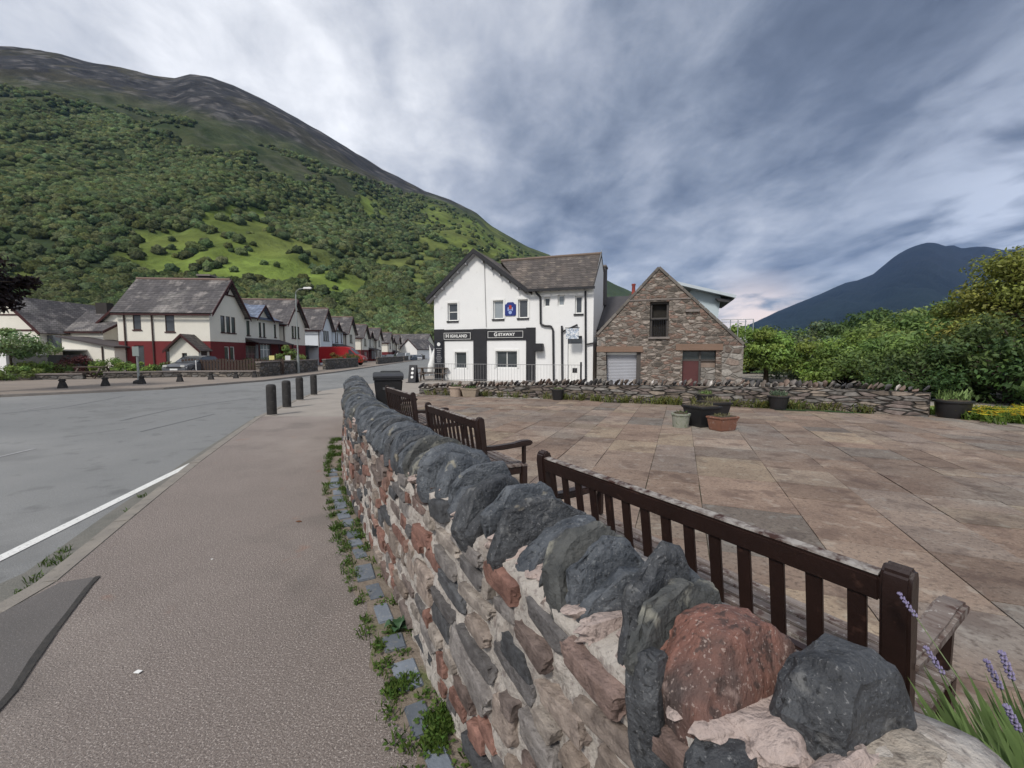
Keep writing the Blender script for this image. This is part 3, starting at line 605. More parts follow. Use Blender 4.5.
# coping: slabs standing on edge across the wall, round backed, leaning on each other
def coping(s, th, hgt, wid, lean, m, off=0.0, seed=0, twist=0.0, label=None, drop=.07, jag=0.0):
    r = random.Random(seed); bm = bmesh.new(); n_ = 8 if jag else 12; pts = []; e = r.uniform(1.9, 2.6); sk = r.uniform(-.15, .15)+jag*r.uniform(-.45, .45)
    for i in range(n_):
        a = math.pi*((i+(r.uniform(-.3, .3) if 0 < i < n_-1 else 0))/(n_-1)); c, sn = math.cos(a), math.sin(a); q = 1+jag*r.uniform(-.16, .10)
        pts.append((-math.copysign(abs(c)**(2/e), c)*wid/2*r.uniform(.94, 1.04)*q, abs(sn)**(2/e)*hgt*r.uniform(.93, 1.04)*q*(1+sk*c)))
    pts += [(wid*.44, -drop*r.uniform(.6, 1)), (wid*.1, -drop*1.1), (-wid*.30, -drop*1.1), (-wid*.46, -drop*r.uniform(.6, 1))]
    kx, kz = r.uniform(-.12, .12), r.uniform(-.15, .15); N = len(pts); lay = []
    for k, (y, sc) in enumerate(((-th/2, r.uniform(.86, .97)), (-th*.12, 1.0), (th*.2, r.uniform(.96, 1.0)), (th/2, r.uniform(.84, .95)))):
        lay.append([bm.verts.new((x*sc+r.uniform(-.004, .004), y+x*kx+z_*kz*.6+r.uniform(-.05, .05)*th, z_*(sc if z_ > 0 else 1)+r.uniform(-.004, .004))) for x, z_ in pts])
    for a, b in zip(lay, lay[1:]):
        for i in range(N): bm.faces.new((a[i], a[(i+1) % N], b[(i+1) % N], b[i]))
    bm.faces.new(lay[0][::-1]); bm.faces.new(lay[-1]); bmesh.ops.recalc_face_normals(bm, faces=bm.faces)
    bmesh.ops.bevel(bm, geom=[q for q in bm.edges if q.calc_face_angle(0) > .6], offset=.004, segments=1, affect='EDGES', clamp_overlap=True); bmesh.ops.triangulate(bm, faces=bm.faces)
    for k in range(4 if s < 3.4 else 3 if s < 6 else 2): bmesh.ops.subdivide_edges(bm, edges=[q for q in bm.edges if q.calc_length() > .11/(1.75**k)], cuts=1); bmesh.ops.triangulate(bm, faces=bm.faces)
    o3 = Vector((r.random()*90, r.random()*9, 0)); bm.normal_update(); D = {}
    fq = r.uniform(4, 8); dirx = r.uniform(-1, 1)
    for v in bm.verts:
        lay_ = mnoise.fractal(Vector((v.co.x*4, v.co.z*4, v.co.y*14))+o3, .8, 2, 3)
        step = math.floor((lay_+v.co.x*dirx*1.5+v.co.z)*fq)/fq*.016       # cleaved plates
        D[v] = v.normal*(step*(abs(v.normal.y) > .4)+mnoise.fractal(v.co*16+o3, .7, 2.1, 4)*.0045+mnoise.fractal(v.co*5+o3, .9, 2.1, 2)*.009)
    for v in bm.verts: v.co += D[v]
    p, d, n = wpt(s); M = Matrix.Translation(p+n*(off-WTH/2+.035)-wo+Vector((0, 0, WH+.005))) @ Matrix(((-n.x, d.x, 0, 0), (-n.y, d.y, 0, 0), (0, 0, 1, 0), (0, 0, 0, 1))) @ Matrix.Rotation(twist, 4, 'Z') @ Matrix.Rotation(-lean, 4, 'X')
    bm.transform(M); bmesh.ops.recalc_face_normals(bm, faces=bm.faces); bm.normal_update()
    for f in bm.faces: f.smooth = True
    for e_ in bm.edges:
        if e_.is_manifold and e_.calc_face_angle(0) > .45: e_.smooth = False
    me = bpy.data.meshes.new('coping_stone'); bm.to_mesh(me); bm.free(); me.materials.append(m)
    o = link(bpy.data.objects.new('coping_stone', me), wall)
    if label: o['label'] = label
# s of a few landmark stones (camera is abreast of s about 1.9)
rc = random.Random(21)
def s_of(y): return float(np.interp(y, WCa[:, 1], WSa))
coping(s_of(.635), .13, .17, .27, .18, slate_black, -.05, 91, .1, 'blunt dark slate coping stone with pale veins', jag=.8)
coping(s_of(.775), .14, .155, .34, .30, granite_red, .035, 83, -.10, 'big rough red granite coping stone', jag=1.0, drop=.30)
coping(s_of(.70), .08, .0201, .16, .1, slate_black, .15, 41, .3, None, jag=.8, drop=.2)
coping(s_of(.555), .14, .055, .40, .1, mat('pale_quartz_stone', (.42, .37, .31), (.27, .235, .20), 14, .8, .9, 40, contrast=1.5, spots=[(50, .58, .66, (.12, .10, .085), .7)]), .02, 42, .2, 'low pale quartz stone ending the coping', jag=1.2, drop=.1)
coping(s_of(.86), .08, .08, .2, .3, slate_black, .14, 44, .2, None, jag=1.2, drop=.16)
s = s_of(.865)
while s < WL-.05:
    near = s < 4.3
    th = rc.uniform(.045, .10) if near else rc.uniform(.06, .12) if s < 7 else rc.uniform(.08, .16)
    m = rc.choice([slate_black, slate_dark, slate_black, slate_dark, slate_black, slate_green]) if near else rc.choice([slate_dark, slate_dark, slate_dark, slate_black, slate_green])
    h = rc.uniform(.12, .215) if near else rc.uniform(.155, .215); ln = rc.uniform(.08, .42) if near else rc.uniform(.15, .50)
    coping(s+th/2, th, h, rc.uniform(.30, .43) if near else rc.uniform(.39, .45), ln, m, rc.uniform(-.03, .035), rc.randrange(9999), rc.uniform(-.28, .28) if near else rc.uniform(-.15, .15), None, rc.uniform(.05, .13) if near else .07, 1.0 if near else 0.0)
    s += th*rc.uniform(1.0, 1.15)+(rc.uniform(.008, .035) if near else .0)
# ============================================================ SLATE SETTS and weeds at the foot of the wall
st = MB(); s = 2.2
while s < 8.5:
    l = rg.uniform(.13, .24); p, d, n = wpt(s+l/2); w = rg.uniform(.085, .12); a = rg.uniform(-.08, .08); st.tint = tuple([rg.uniform(.8, 1.5)]*3)
    M = Matrix.Translation(p+n*(.16+rg.uniform(-.012, .012))) @ Matrix(((d.x, n.x, 0, 0), (d.y, n.y, 0, 0), (0, 0, 1, 0), (0, 0, 0, 1))) @ Matrix.Rotation(a, 4, 'Z')
    st.box(-l/2, l/2, -w/2, w/2, -.05, .012+rg.uniform(-.004, .006), M); s += l+rg.uniform(.02, .14)
ss = st.build('slate_setts', mat('sett_slate', (.15, .17, .20), (.10, .115, .135), 9, .7, .5, 40, attr=True, bdist=.008, spots=[(30, .56, .66, (.22, .215, .20), .6)]), bevel=.006); ss['kind'] = 'structure'
pts = []; 
strip_o = MB()
for i in range(0, 90):
    s0, s1 = 1.0+i*.1, 1.0+(i+1)*.1; p0, d0, n0 = wpt(s0); p1, d1, n1 = wpt(s1); w0, w1 = .26+.03*math.sin(i*1.7)+.02*math.sin(i*.6), .26+.03*math.sin((i+1)*1.7)+.02*math.sin((i+1)*.6)
    zz = Vector((0, 0, .004)); strip_o.add([p0+zz-n0*.02, p1+zz-n1*.02, p1+n1*w1+zz, p0+n0*w0+zz], [(0, 1, 2, 3)])
strip_o.build('soil_strip', mat('mossy_soil', (.16, .13, .10), (.24, .20, .165), 9, .95, .8, 50, c3=(.09, .12, .035)))['kind'] = 'structure'
def weeds(name, spots, m, label, cat, seed, hmin=.03, hmax=.10, wid=.010, round_leaf=0.0):
    rr_ = np.random.default_rng(seed); V = []; F = []; T = []
    for (c, rad, n) in spots:
        for i in range(n):
            a, q = rr_.uniform(0, 6.28), rad*math.sqrt(rr_.random()); x, y = c[0]+q*math.cos(a), c[1]+q*math.sin(a)
            if len(c) > 2: z0 = c[2]
            else: z0 = 0
            h = rr_.uniform(hmin, hmax); w = wid*rr_.uniform(.6, 1.4); b = rr_.uniform(0, 6.28); lean = rr_.uniform(.1, .9)*h; dx, dy = math.cos(b), math.sin(b)
            k = len(V); k_ = rr_.uniform(.6, 1.35)
            if rr_.random() < round_leaf:
                w2 = w*2.2; px_, py_ = -dy*w2, dx*w2
                V += [(x+dx*lean*.6, y+dy*lean*.6, z0+h*.5), (x+dx*(lean*.6+w2)+px_, y+dy*(lean*.6+w2)+py_, z0+h*.55), (x+dx*(lean*.6+2.4*w2), y+dy*(lean*.6+2.4*w2), z0+h*.5), (x+dx*(lean*.6+w2)-px_, y+dy*(lean*.6+w2)-py_, z0+h*.6)]
            else:
                V += [(x-dy*w, y+dx*w, z0-.01), (x+dy*w, y-dx*w, z0-.01), (x+dx*lean*.5+dy*w*.8, y+dy*lean*.5-dx*w*.8, z0+h*.7), (x+dx*lean, y+dy*lean, z0+h)]
            F.append((k, k+1, k+2, k+3)); T.append((k_*rr_.uniform(.85, 1.2), k_, k_*rr_.uniform(.7, 1)))
    o = npmesh(name, V, F, m, tint=np.array(T)); tag(o, label, cat, kind='stuff'); return o
sp = []; rw = random.Random(3)
for i in range(230):
    s = rw.uniform(2.05, 10.5); p, d, n = wpt(s); patchy = mnoise.noise(Vector((s*1.9, 5, 0)))
    if patchy > -.30 or s > 7.6: q = p+n*(rw.choice([.05, .10, .24, .26])+rw.uniform(-.03, .03)); sp.append(((q.x, q.y), rw.uniform(.02, .06), 22 if s < 6 else 40))
for (px, py, rad, n) in ((395, 690, .05, 200), (440, 725, .075, 700), (408, 685, .05, 160), (382, 560, .05, 90), (436, 748, .05, 300), (392, 632, .04, 80), (337, 440, .10, 500), (340, 455, .09, 400), (339, 448, .12, 500), (341, 470, .08, 300), (344, 490, .06, 120)):
    q = G(px, py); sp.append(((q.x, q.y), rad, n))
weedm = leafmat('weed_green', (.085, .145, .035))
weeds('verge_weeds', sp, weedm, 'low green weeds and grass growing between slate setts at the wall foot', 'weeds', 3, .010, .055, .0035, .45)
sp = []
for (px, py, rad, n) in ((66, 562, .10, 90), (50, 580, .07, 50), (36, 594, .05, 50), (138, 512, .05, 40), (150, 497, .05, 30), (262, 418, .10, 120), (75, 552, .05, 40)):
    q = G(px, py, ROADZ); sp.append(((q.x-.08, q.y, ROADZ), rad, n))
weeds('gutter_weeds', sp, weedm, 'small weeds growing in the gutter along the near kerb', 'weeds', 4, .010, .06, .0035, .2)
# ============================================================ BENCHES
def bench(A, B, label, zoff=0):
    """A left end, B right end of the back rail in plan, seen from the road; seat faces the plaza"""
    A, B = Vector((*A, 0)), Vector((*B, 0)); L = (B-A).length; d = (B-A).normalized(); root = empty('park_bench', A, math.atan2(d.y, d.x), label, 'bench', 'dark stained benches with their backs to the roadside wall')
    # local x along the bench, +y towards the plaza (left of A->B is outwards when going towards camera)
    sgn = 1 if Vector((-d.y, d.x)).dot(Vector((.88, .47))) > 0 else -1
    Y = lambda v: v*sgn
    def b(mb, x0, x1, y0, y1, z0, z1, M=None): mb.box(x0, x1, min(Y(y0), Y(y1)), max(Y(y0), Y(y1)), z0, z1, M); return mb
    def pr(mb, poly, x0, x1): mb.prism([(Y(p[0]), p[1]) for p in poly], x0, x1, 'x'); return mb
    for x0 in (0, L-.075):      # back posts: raked above the seat, rounded heads
        pr(MB(), [(0.0, .40), (-.01, .42), (-.075, .90), (-.070, .945), (-.045, .965), (-.015, .960), (.0, .93), (.05, .42), (.05, 0), (-.01, 0)], x0, x0+.075).build('back_post', wood_dark, root, bevel=.009)
    pr(MB(), [(-.058, .835), (-.070, .915), (-.022, .922), (-.010, .842)], .0755, L-.0755).build('top_rail', wood_dark, root, bevel=.006)
    pr(MB(), [(-.067, .9205), (-.064, .927), (-.028, .931), (-.024, .9235)], .08, L-.08).build('worn_rail_edge', wood_top, root)
    pr(MB(), [(-.010, .47), (-.018, .53), (.022, .535), (.030, .475)], .0755, L-.0755).build('bottom_rail', wood_dark, root, bevel=.006)
    ns = max(9, round((L-.15)/.125)); pitch = (L-.15)/ns
    for i in range(ns):
        x = .075+pitch*(i+.5); w = .026
        pr(MB(), [(-.005, .531), (-.050, .838), (-.034, .8385), (.010, .532)], x-w, x+w).build('back_slat', wood_dark, root, bevel=.003)
    for i in range(6):
        y = .055+i*.078; z0 = .435-.010*abs(i-2.5)*.3
        b(MB(), .0, L, y, y+.062, z0-.022, z0).build('seat_slat', wood_grey, root, bevel=.004)
    for x0 in (.0, L-.065):
        b(MB(), x0, x0+.065, .44, .505, 0, .409).build('front_leg', wood_dark, root, bevel=.005)
        b(MB(), x0+.012, x0+.052, .46, .495, .4355, .628).build('arm_post', wood_dark, root, bevel=.004)
        b(MB(), x0+.01, x0+.05, .05, .44, .33, .405).build('seat_bearer', wood_dark, root, bevel=.004)
        pr(MB(), [(-.0, .622), (.0, .665), (.12, .658), (.34, .664), (.46, .682), (.555, .678), (.575, .660), (.565, .630), (.52, .622), (.40, .618), (.2, .61)], x0-.008, x0+.073).build('armrest', wood_grey if (x0 > .1 and B.y < 2) else wood_dark, root, bevel=.012)
    b(MB(), .065, L-.065, .455, .49, .345, .405).build('front_rail', wood_dark, root, bevel=.004)
    return root
bench((.22, 2.83), (1.22, 1.24), 'nearest dark stained bench with worn grey seat slats, beside the lavender')
bench((-1.08, 5.62), (-.27, 4.23), 'middle dark stained bench, its back and armrest showing above the slate coping')
bench((-2.46, 8.55), (-1.56, 6.95), 'farthest dark stained bench, half hidden beside the black wheelie bin')
# ============================================================ BIN, BOLLARDS, PLANTERS
t = empty('wheelie_bin', (-3.0, 10.4, 0), R(17), 'large black wheelie bin standing at the far end of the roadside wall', 'bin')
mb = MB(); mb.add([(x*w, y*w2, z) for z, w, w2 in ((.10, .25, .27), (.96, .325, .37)) for x, y in ((-1, -1), (1, -1), (1, 1), (-1, 1))], [(0, 3, 2, 1), (4, 5, 6, 7), (0, 1, 5, 4), (1, 2, 6, 5), (2, 3, 7, 6), (3, 0, 4, 7)])
mb.build('bin_body', blackpl, t, bevel=.025)
MB().box(-.345, .345, -.39, .39, .961, 1.0).build('rim', blackpl, t, bevel=.01)
MB().prism([(-.40, 1.001), (-.40, 1.05), (-.25, 1.115), (.30, 1.13), (.41, 1.09), (.41, 1.001)], -.35, .35, 'x').build('lid', blackpl, t, bevel=.015)
MB().tube((-.22, .43, 1.06), (.22, .43, 1.06), .016).box(-.22, -.19, .38, .43, 1.04, 1.075).box(.19, .22, .38, .43, 1.04, 1.075).build('handle', blackpl, t)
for x in (-.27, .27): MB().tube((x-.03, .33, .10), (x+.03, .33, .10), .10, .10, 18).build('wheel', blackpl, t, bevel=.01)
MB().box(-.13, .13, -.353, -.343, .74, .80).build('moulded_badge', mat('grey_badge', (.12, .12, .12), (.08, .08, .08), 20, .6), t)
t = empty('litter_bin', (-3.12, 11.05, 0), R(14), 'narrow black bin just behind the wheelie bin', 'bin')
MB().box(-.24, .24, -.24, .24, .04, .95).build('bin_body', blackpl, t, bevel=.03)
MB().box(-.27, .27, -.27, .27, .955, 1.14).build('hood', blackpl, t, bevel=.03)
MB().box(-.17, .17, -.279, -.271, .985, 1.07).build('slot', mat('black_void', (.005, .005, .005), None), t)
MB().box(-.22, .22, -.22, .22, 0, .038).build('plinth', blackpl, t)
bollm = mat('bollard_black', (.016, .015, .015), (.045, .042, .040), 10, .7, .4, 60, spots=[(9, .62, .7, (.13, .12, .11), .5)])
ordn = ['first', 'second', 'third', 'fourth', 'fifth', 'sixth', 'seventh']
for i, (px, py, h) in enumerate(((272, 415, .80), (287, 407.5, .80), (300, 400, .79), (314, 395, .79))):
    g = G(px, py); t = empty('bollard', g, rg.uniform(-.2, .2), 'tall round-topped black wooden bollard at the near pavement edge, %s from the camera' % ordn[i], 'bollard', 'black bollards at the near pavement edge')
    MB().lathe([(.118, -.02), (.118, h-.08), (.112, h-.04), (.09, h-.012), (.05, h), (.01, h+.002)], n=20).build('post', bollm, t, smooth=True)
    MB().lathe([(.145, -.02), (.145, .012), (.120, .02)], n=20).build('collar', concrete_pale, t, smooth=True)
for i, (px, py) in enumerate(((62.7, 388.2), (105.5, 386), (142, 384), (180, 381.7), (211, 379.6), (236, 378.3), (254.6, 377.4))):
    g = G(px, py, -.012); t = empty('stub_bollard', g, .3, 'low flared dark bollard on the far pavement, %s from the left' % ordn[i], 'bollard', 'low bollards along the far pavement')
    MB().add([(x*w, y*w, z) for z, w in ((0, .14), (.10, .125), (.30, .08)) for x, y in ((-1, -1), (1, -1), (1, 1), (-1, 1))],
             [(0, 3, 2, 1), (8, 9, 10, 11)]+[(k*4+j, k*4+(j+1) % 4, k*4+4+(j+1) % 4, k*4+4+j) for k in (0, 1) for j in range(4)]).build('base', bollm, t, bevel=.01)
    MB().box(-.105, .105, -.105, .105, .301, .42).build('cap', bollm, t, bevel=.03)
soilm = mat('potting_soil', (.05, .038, .028), (.09, .075, .05), 20, .95, .8, 60)
def planter(loc, prof, m, label, n=24, sq=False, w=1, l=1, rz_=0, plant=None, group=None):
    if group == 'dark round tubs along the plaza back wall' and loc[0] < 9 or 'sandstone' in label or 'trough right' in label:
        loc = Vector((loc[0], float(np.interp(loc[0], [-3.62, -.9, 1.2, 4.1, 9.0], [16.75, 15.95, 15.22, 13.75, 12.15]))-.38, 0))
    t = empty('planter', loc, rz_, label, 'planter', group)
    mb = MB()
    if sq:
        pr2 = [(r, z) for r, z in prof]; vs = [(x*r*w, y*r*l, z) for r, z in pr2 for x, y in ((-1, -1), (1, -1), (1, 1), (-1, 1))]
        mb.add(vs, [(0, 3, 2, 1)]+[(k*4+j, k*4+(j+1) % 4, k*4+4+(j+1) % 4, k*4+4+j) for k in range(len(prof)-1) for j in range(4)]+[tuple(range(4*len(prof)-4, 4*len(prof)))]); mb.build('pot', m, t, bevel=.008)
        k = len(prof)-1; MB().box(-prof[-1][0]*w*.9, prof[-1][0]*w*.9, -prof[-1][0]*l*.9, prof[-1][0]*l*.9, prof[-1][1]-.02, prof[-1][1]+.012).build('soil', soilm, t)
    else:
        mb.lathe(prof, n=n).build('pot', m, t, smooth=True, sharp=.9); r = prof[-1][0]
        MB().lathe([(r*.9, prof[-1][1]-.01), (r*.88, prof[-1][1]+.012), (r*.3, prof[-1][1]+.04)], n=n).build('soil', soilm, t, smooth=True)
    if plant:
        cnt, hh, lm, wd = plant; rr_ = np.random.default_rng(int(abs(loc[0])*100)); V = []; F = []; T = []; r = prof[-1][0]*.85
        for i in range(cnt):
            a, q = rr_.uniform(0, 6.28), r*math.sqrt(rr_.random()); x, y = q*math.cos(a)*w, q*math.sin(a)*l; h = hh*rr_.uniform(.4, 1.1); b = rr_.uniform(0, 6.28); dx, dy = math.cos(b), math.sin(b); le = rr_.uniform(.1, .5)*h; k = len(V); z0 = prof[-1][1]+h*rr_.uniform(-.1, .6)
            V += [(x-dy*wd, y+dx*wd, z0), (x+dy*wd, y-dx*wd, z0), (x+dx*le+dy*wd, y+dy*le-dx*wd, z0+h*.4), (x+dx*le, y+dy*le, z0+h*.6)]; F.append((k, k+1, k+2, k+3)); k_ = rr_.uniform(.6, 1.3); T.append((k_, k_, k_))
        npmesh('plants', V, F, lm, t, tint=np.array(T))
    return t
tub = [(.26, 0), (.30, .05), (.345, .38), (.385, .39), (.385, .43), (.35, .43)]
tubp = [(.19, 0), (.255, .33), (.275, .335), (.275, .36), (.24, .36)]
drygrass = leafmat('dry_shoots', (.20, .19, .09)); stonepot = mat('mossy_stone_pot', (.20, .22, .165), (.29, .29, .25), 12, .9, .7, 40, spots=[(16, .56, .66, (.08, .12, .04), .7)])
brickpot = mat('brick_red_pot', (.25, .115, .075), (.17, .085, .06), 14, .85, .5, 40, spots=[(16, .58, .68, (.34, .28, .24), .6)])
sandpot = mat('sandstone_pot', (.42, .33, .26), (.33, .26, .21), 12, .9, .5, 40)
GP = 'planters grouped in the middle of the plaza'
planter(G(680.5, 427), [(.16, 0), (.185, .26), (.20, .265), (.20, .30), (.17, .30)], stonepot, 'small round greenish stone pot left of the big black planter', plant=(60, .06, weedm, .012), group=GP)
planter(G(701, 426), [(.20, 0), (.215, .06), (.275, .40), (.30, .41), (.30, .45), (.27, .45)], blackpl, 'big square black planter with a few dry shoots, in the planter cluster', sq=True, rz_=R(20), plant=(120, .09, drygrass, .008), group=GP)
planter(G(714, 421)+Vector((.1, .25, 0)), [(.20, 0), (.215, .06), (.27, .38), (.295, .39), (.295, .43), (.27, .43)], blackpl, 'square black planter behind the brick red trough', sq=True, rz_=R(12), plant=(150, .13, drygrass, .008), group=GP)
planter(G(725, 431)+Vector((0, .12, 0)), [(.20, 0), (.215, .04), (.25, .25), (.27, .255), (.27, .29), (.24, .29)], brickpot, 'brick red rectangular trough in front of the black planters', sq=True, w=1.0, l=.72, rz_=R(24), plant=(90, .07, drygrass, .01), group=GP)
GB = 'dark round tubs along the plaza back wall'
planter(G(687, 401.5), [(a*.92, b) for a, b in tubp], blackpl, 'small dark tub at the back wall, behind the planter cluster', plant=(160, .14, leaf_green, .012), group=GB)
planter(G(773, 408), [(a*1.05, b*1.05) for a, b in tubp], blackpl, 'dark tub with grey foliage at the back wall, right of the planter cluster', plant=(220, .16, leaf_blue, .012), group=GB)
planter(G(952, 417.5), tub, blackpl, 'widest dark tub, at the right end of the plaza back wall', plant=(200, .25, leaf_green, .015), group=GB)
planter(G(555.5, 397.5), [(a*.85, b) for a, b in tubp], blackpl, 'dark round tub before the plaza back wall, below the white inn', plant=(80, .08, leaf_green, .012), group=GB)
planter(G(460, 393), [(.21, 0), (.24, .30), (.27, .31), (.27, .36), (.24, .36)], sandpot, 'pink sandstone pot at the left end of the plaza back wall', plant=(60, .1, weedm, .012))
planter(G(473, 394), [(.20, 0), (.25, .26), (.28, .27), (.28, .31), (.24, .31)], mat('tan_trough', (.33, .27, .20), (.24, .20, .16), 12, .9, .5), 'tan stone trough right beside the pink sandstone pot', sq=True, w=1.2, l=.7, rz_=R(-18), plant=(90, .1, weedm, .012))
# ============================================================ PLAZA BACK WALL
def stone_wall(name, pts, th, h, label, cope=True, m=drystone, seed=1, copeh=.13, step=.11, cmats=None, cat='wall', lean=.5):
    c = Vector((*pts[0], 0)); t = empty(name, c, 0, label, cat); mb = MB(); cp = MB(); r = random.Random(seed)
    hts = h if isinstance(h, (list, tuple)) else [h]*len(pts)
    for a, b, ha, hb in zip(pts, pts[1:], hts, hts[1:]):
        a, b = Vector((*a, 0)), Vector((*b, 0)); d = (b-a).normalized(); n = Vector((-d.y, d.x, 0)); L_ = (b-a).length; ns = max(1, int(L_/.25)); nh = 6; hh_ = lambda t: ha+(hb-ha)*t
        V = []
        for i in range(ns+1):
            for k in range(nh+1):
                w = mnoise.fractal(Vector((a.x+i*.8, k*.9, seed)), 1, 2, 3)*.03; V.append((a+d*(L_*i/ns)-n*(w+.02*(1-k/nh))-c+Vector((0, 0, hh_(i/ns)*k/nh-(.02 if k == 0 else 0)))))
        b0 = len(V)
        for i in range(ns+1): V.append(a+d*(L_*i/ns)+n*th-c+Vector((0, 0, hh_(i/ns)))); V.append(a+d*(L_*i/ns)+n*th-c)
        F = [(i*(nh+1)+k, (i+1)*(nh+1)+k, (i+1)*(nh+1)+k+1, i*(nh+1)+k+1) for i in range(ns) for k in range(nh)]
        F += [(i*(nh+1)+nh, (i+1)*(nh+1)+nh, b0+2*(i+1), b0+2*i) for i in range(ns)]+[(b0+2*i, b0+2*(i+1), b0+2*(i+1)+1, b0+2*i+1) for i in range(ns)]
        F += [tuple(range(0, nh+1))+(b0, b0+1), tuple(range(ns*(nh+1), ns*(nh+1)+nh+1))+(b0+2*ns, b0+2*ns+1)]
        mb.add(V, F)
        if cope:
            s = 0
            while s < L_:
                wd = step*r.uniform(.5, 1.0); hh = copeh*r.uniform(.75, 1.25); V2, F2 = rock((wd*.42, th*.52, hh*.62), r, 12, 2.6, 0, .05, .12); ln = r.uniform(lean*.6, lean*1.4); cc, sn = math.cos(ln), math.sin(ln)
                cp.tint = r.choice([(.30, .30, .30), (.45, .42, .40), (.22, .22, .235), (.6, .52, .46), (.36, .30, .27), (.5, .38, .32)]); 
                if r.random() < .02: cp.tint = (1.6, 1.55, 1.5)
                cp.add([a+d*(s+v.x*cc+v.z*sn)+n*(th/2+v.y)-c+Vector((0, 0, hh_(s/L_)+hh*.45+v.z*cc-v.x*sn)) for v in V2], F2); s += wd*r.uniform(.9, 1.1)
    mb.build('wall_body', m, t)
    if cope: cp.build('upright_coping', mat('cope_stone', (.42, .40, .38), (.28, .265, .25), 7, .9, .6, 30, attr=True), t, smooth=True, sharp=.6)
    return t
stone_wall('plaza_back_wall', [(-3.62, 16.75), (-.9, 15.95), (1.2, 15.22), (4.1, 13.75), (9.0, 12.15), (10.35, 10.62)], .42, [.22, .34, .46, .55, .60, .60], 'low drystone wall with upright coping closing the far side of the plaza', seed=5, copeh=.20, step=.19)
fsp = [((rw.uniform(-3, 9.6), 0), .12, 20) for i in range(0)]
def bw(x):
    return float(np.interp(x, [-3.62, -.9, 1.2, 4.1, 9.0, 10.35], [16.75, 15.95, 15.22, 13.75, 12.15, 10.62]))
for i in range(70):
    x = rw.uniform(-3.4, 9.8); fsp.append(((x, bw(x)-.12-rw.random()*.1), rw.uniform(.08, .2), rw.choice([6, 14, 40])))
for i in range(24): x = rw.uniform(3, 9); fsp.append(((x, bw(x)-.1), .2, 50))
weeds('wall_foot_weeds', fsp, leafmat('weed_olive', (.17, .19, .07)), 'straggling weeds along the foot of the plaza back wall', 'weeds', 8, .05, .30, .012, .4)
# ============================================================ BUILDINGS
def clip(poly, a, b, c):
    """keep a*x+b*z<=c"""
    out = []; n = len(poly)
    for i in range(n):
        p, q = poly[i], poly[(i+1) % n]; dp, dq = a*p[0]+b*p[1]-c, a*q[0]+b*q[1]-c
        if dp <= 1e-7: out.append(p)
        if (dp < -1e-7 and dq > 1e-7) or (dp > 1e-7 and dq < -1e-7):
            t = dp/(dp-dq); out.append((p[0]+(q[0]-p[0])*t, p[1]+(q[1]-p[1])*t))
    return out
def wallface(mb, x0, x1, z0, z1, holes, planes, T, dep=.18):
    """wall in local plane; T(x,y,z)->local point with y into the building; holes have reveals"""
    xs = sorted({x0, x1, *[v for h in holes for v in h[:2]]}); zs = sorted({z0, z1, *[v for h in holes for v in h[2:4]]})
    xs = [x for x in xs if x0 <= x <= x1]; zs = [z for z in zs if z0 <= z <= z1]
    for a, b in zip(xs, xs[1:]):
        for c, d in zip(zs, zs[1:]):
            if any(h[0]-1e-6 <= a and b <= h[1]+1e-6 and h[2]-1e-6 <= c and d <= h[3]+1e-6 for h in holes): continue
            p = [(a, c), (b, c), (b, d), (a, d)]
            for pl in planes: p = clip(p, *pl) if p else p
            if len(p) >= 3: mb.add([T(x, 0, z) for x, z in p], [tuple(range(len(p)))])
    for h in holes:
        a, b, c, d = h[:4]; q = [(a, c), (b, c), (b, d), (a, d)]
        for i in range(4):
            p, r = q[i], q[(i+1) % 4]; mb.add([T(p[0], 0, p[1]), T(r[0], 0, r[1]), T(r[0], dep, r[1]), T(p[0], dep, p[1])], [(0, 1, 2, 3)])
def bxT(mb, T, x0, x1, y0, y1, z0, z1):
    vs = [T(x, y, z) for z in (z0, z1) for x, y in ((x0, y0), (x1, y0), (x1, y1), (x0, y1))]
    mb.add(vs, [(0, 3, 2, 1), (4, 5, 6, 7), (0, 1, 5, 4), (1, 2, 6, 5), (2, 3, 7, 6), (3, 0, 4, 7)]); return mb
def window(T, h, parent, frame=frame_white, glass=glass_dark, bars=(0, 0), sill=stonesill, fw=.05, dep=.10, sillw=.06, silld=.06, surround=None):
    a, b, c, d = h[:4]; f = MB()
    for q in ((a+.002, a+fw, c+.002, d-.002), (b-fw, b-.002, c+.002, d-.002), (a+fw, b-fw, c+.002, c+fw), (a+fw, b-fw, d-fw, d-.002)): bxT(f, T, q[0], q[1], dep, dep+.06, q[2], q[3])
    for i in range(bars[0]): x = a+(b-a)*(i+1)/(bars[0]+1); bxT(f, T, x-.02, x+.02, dep+.01, dep+.05, c+fw, d-fw)
    for i in range(bars[1]): z = c+(d-c)*(i+1)/(bars[1]+1); bxT(f, T, a+fw, b-fw, dep+.012, dep+.048, z-.02, z+.02)
    fo = f.build('window', frame, parent); bxT(MB(), T, a+fw*.6, b-fw*.6, dep+.03, dep+.035, c+fw*.6, d-fw*.6).build('pane', glass, fo)
    if sill: bxT(MB(), T, a-sillw, b+sillw, -silld, dep, c-.09, c-.003).build('sill', sill, fo)
    return fo
def slab_roof(mb, p0, p1, p2, p3, th=.12):
    """roof plane quad p0..p3, thickness upward-normal inwards"""
    P = [Vector(p) for p in (p0, p1, p2, p3)]; n = (P[1]-P[0]).cross(P[2]-P[0]).normalized()
    if n.z < 0: n = -n
    Q = [p-n*th for p in P]; mb.add(P+Q, [(0, 1, 2, 3), (7, 6, 5, 4), (0, 4, 5, 1), (1, 5, 6, 2), (2, 6, 7, 3), (3, 7, 4, 0)]); return mb
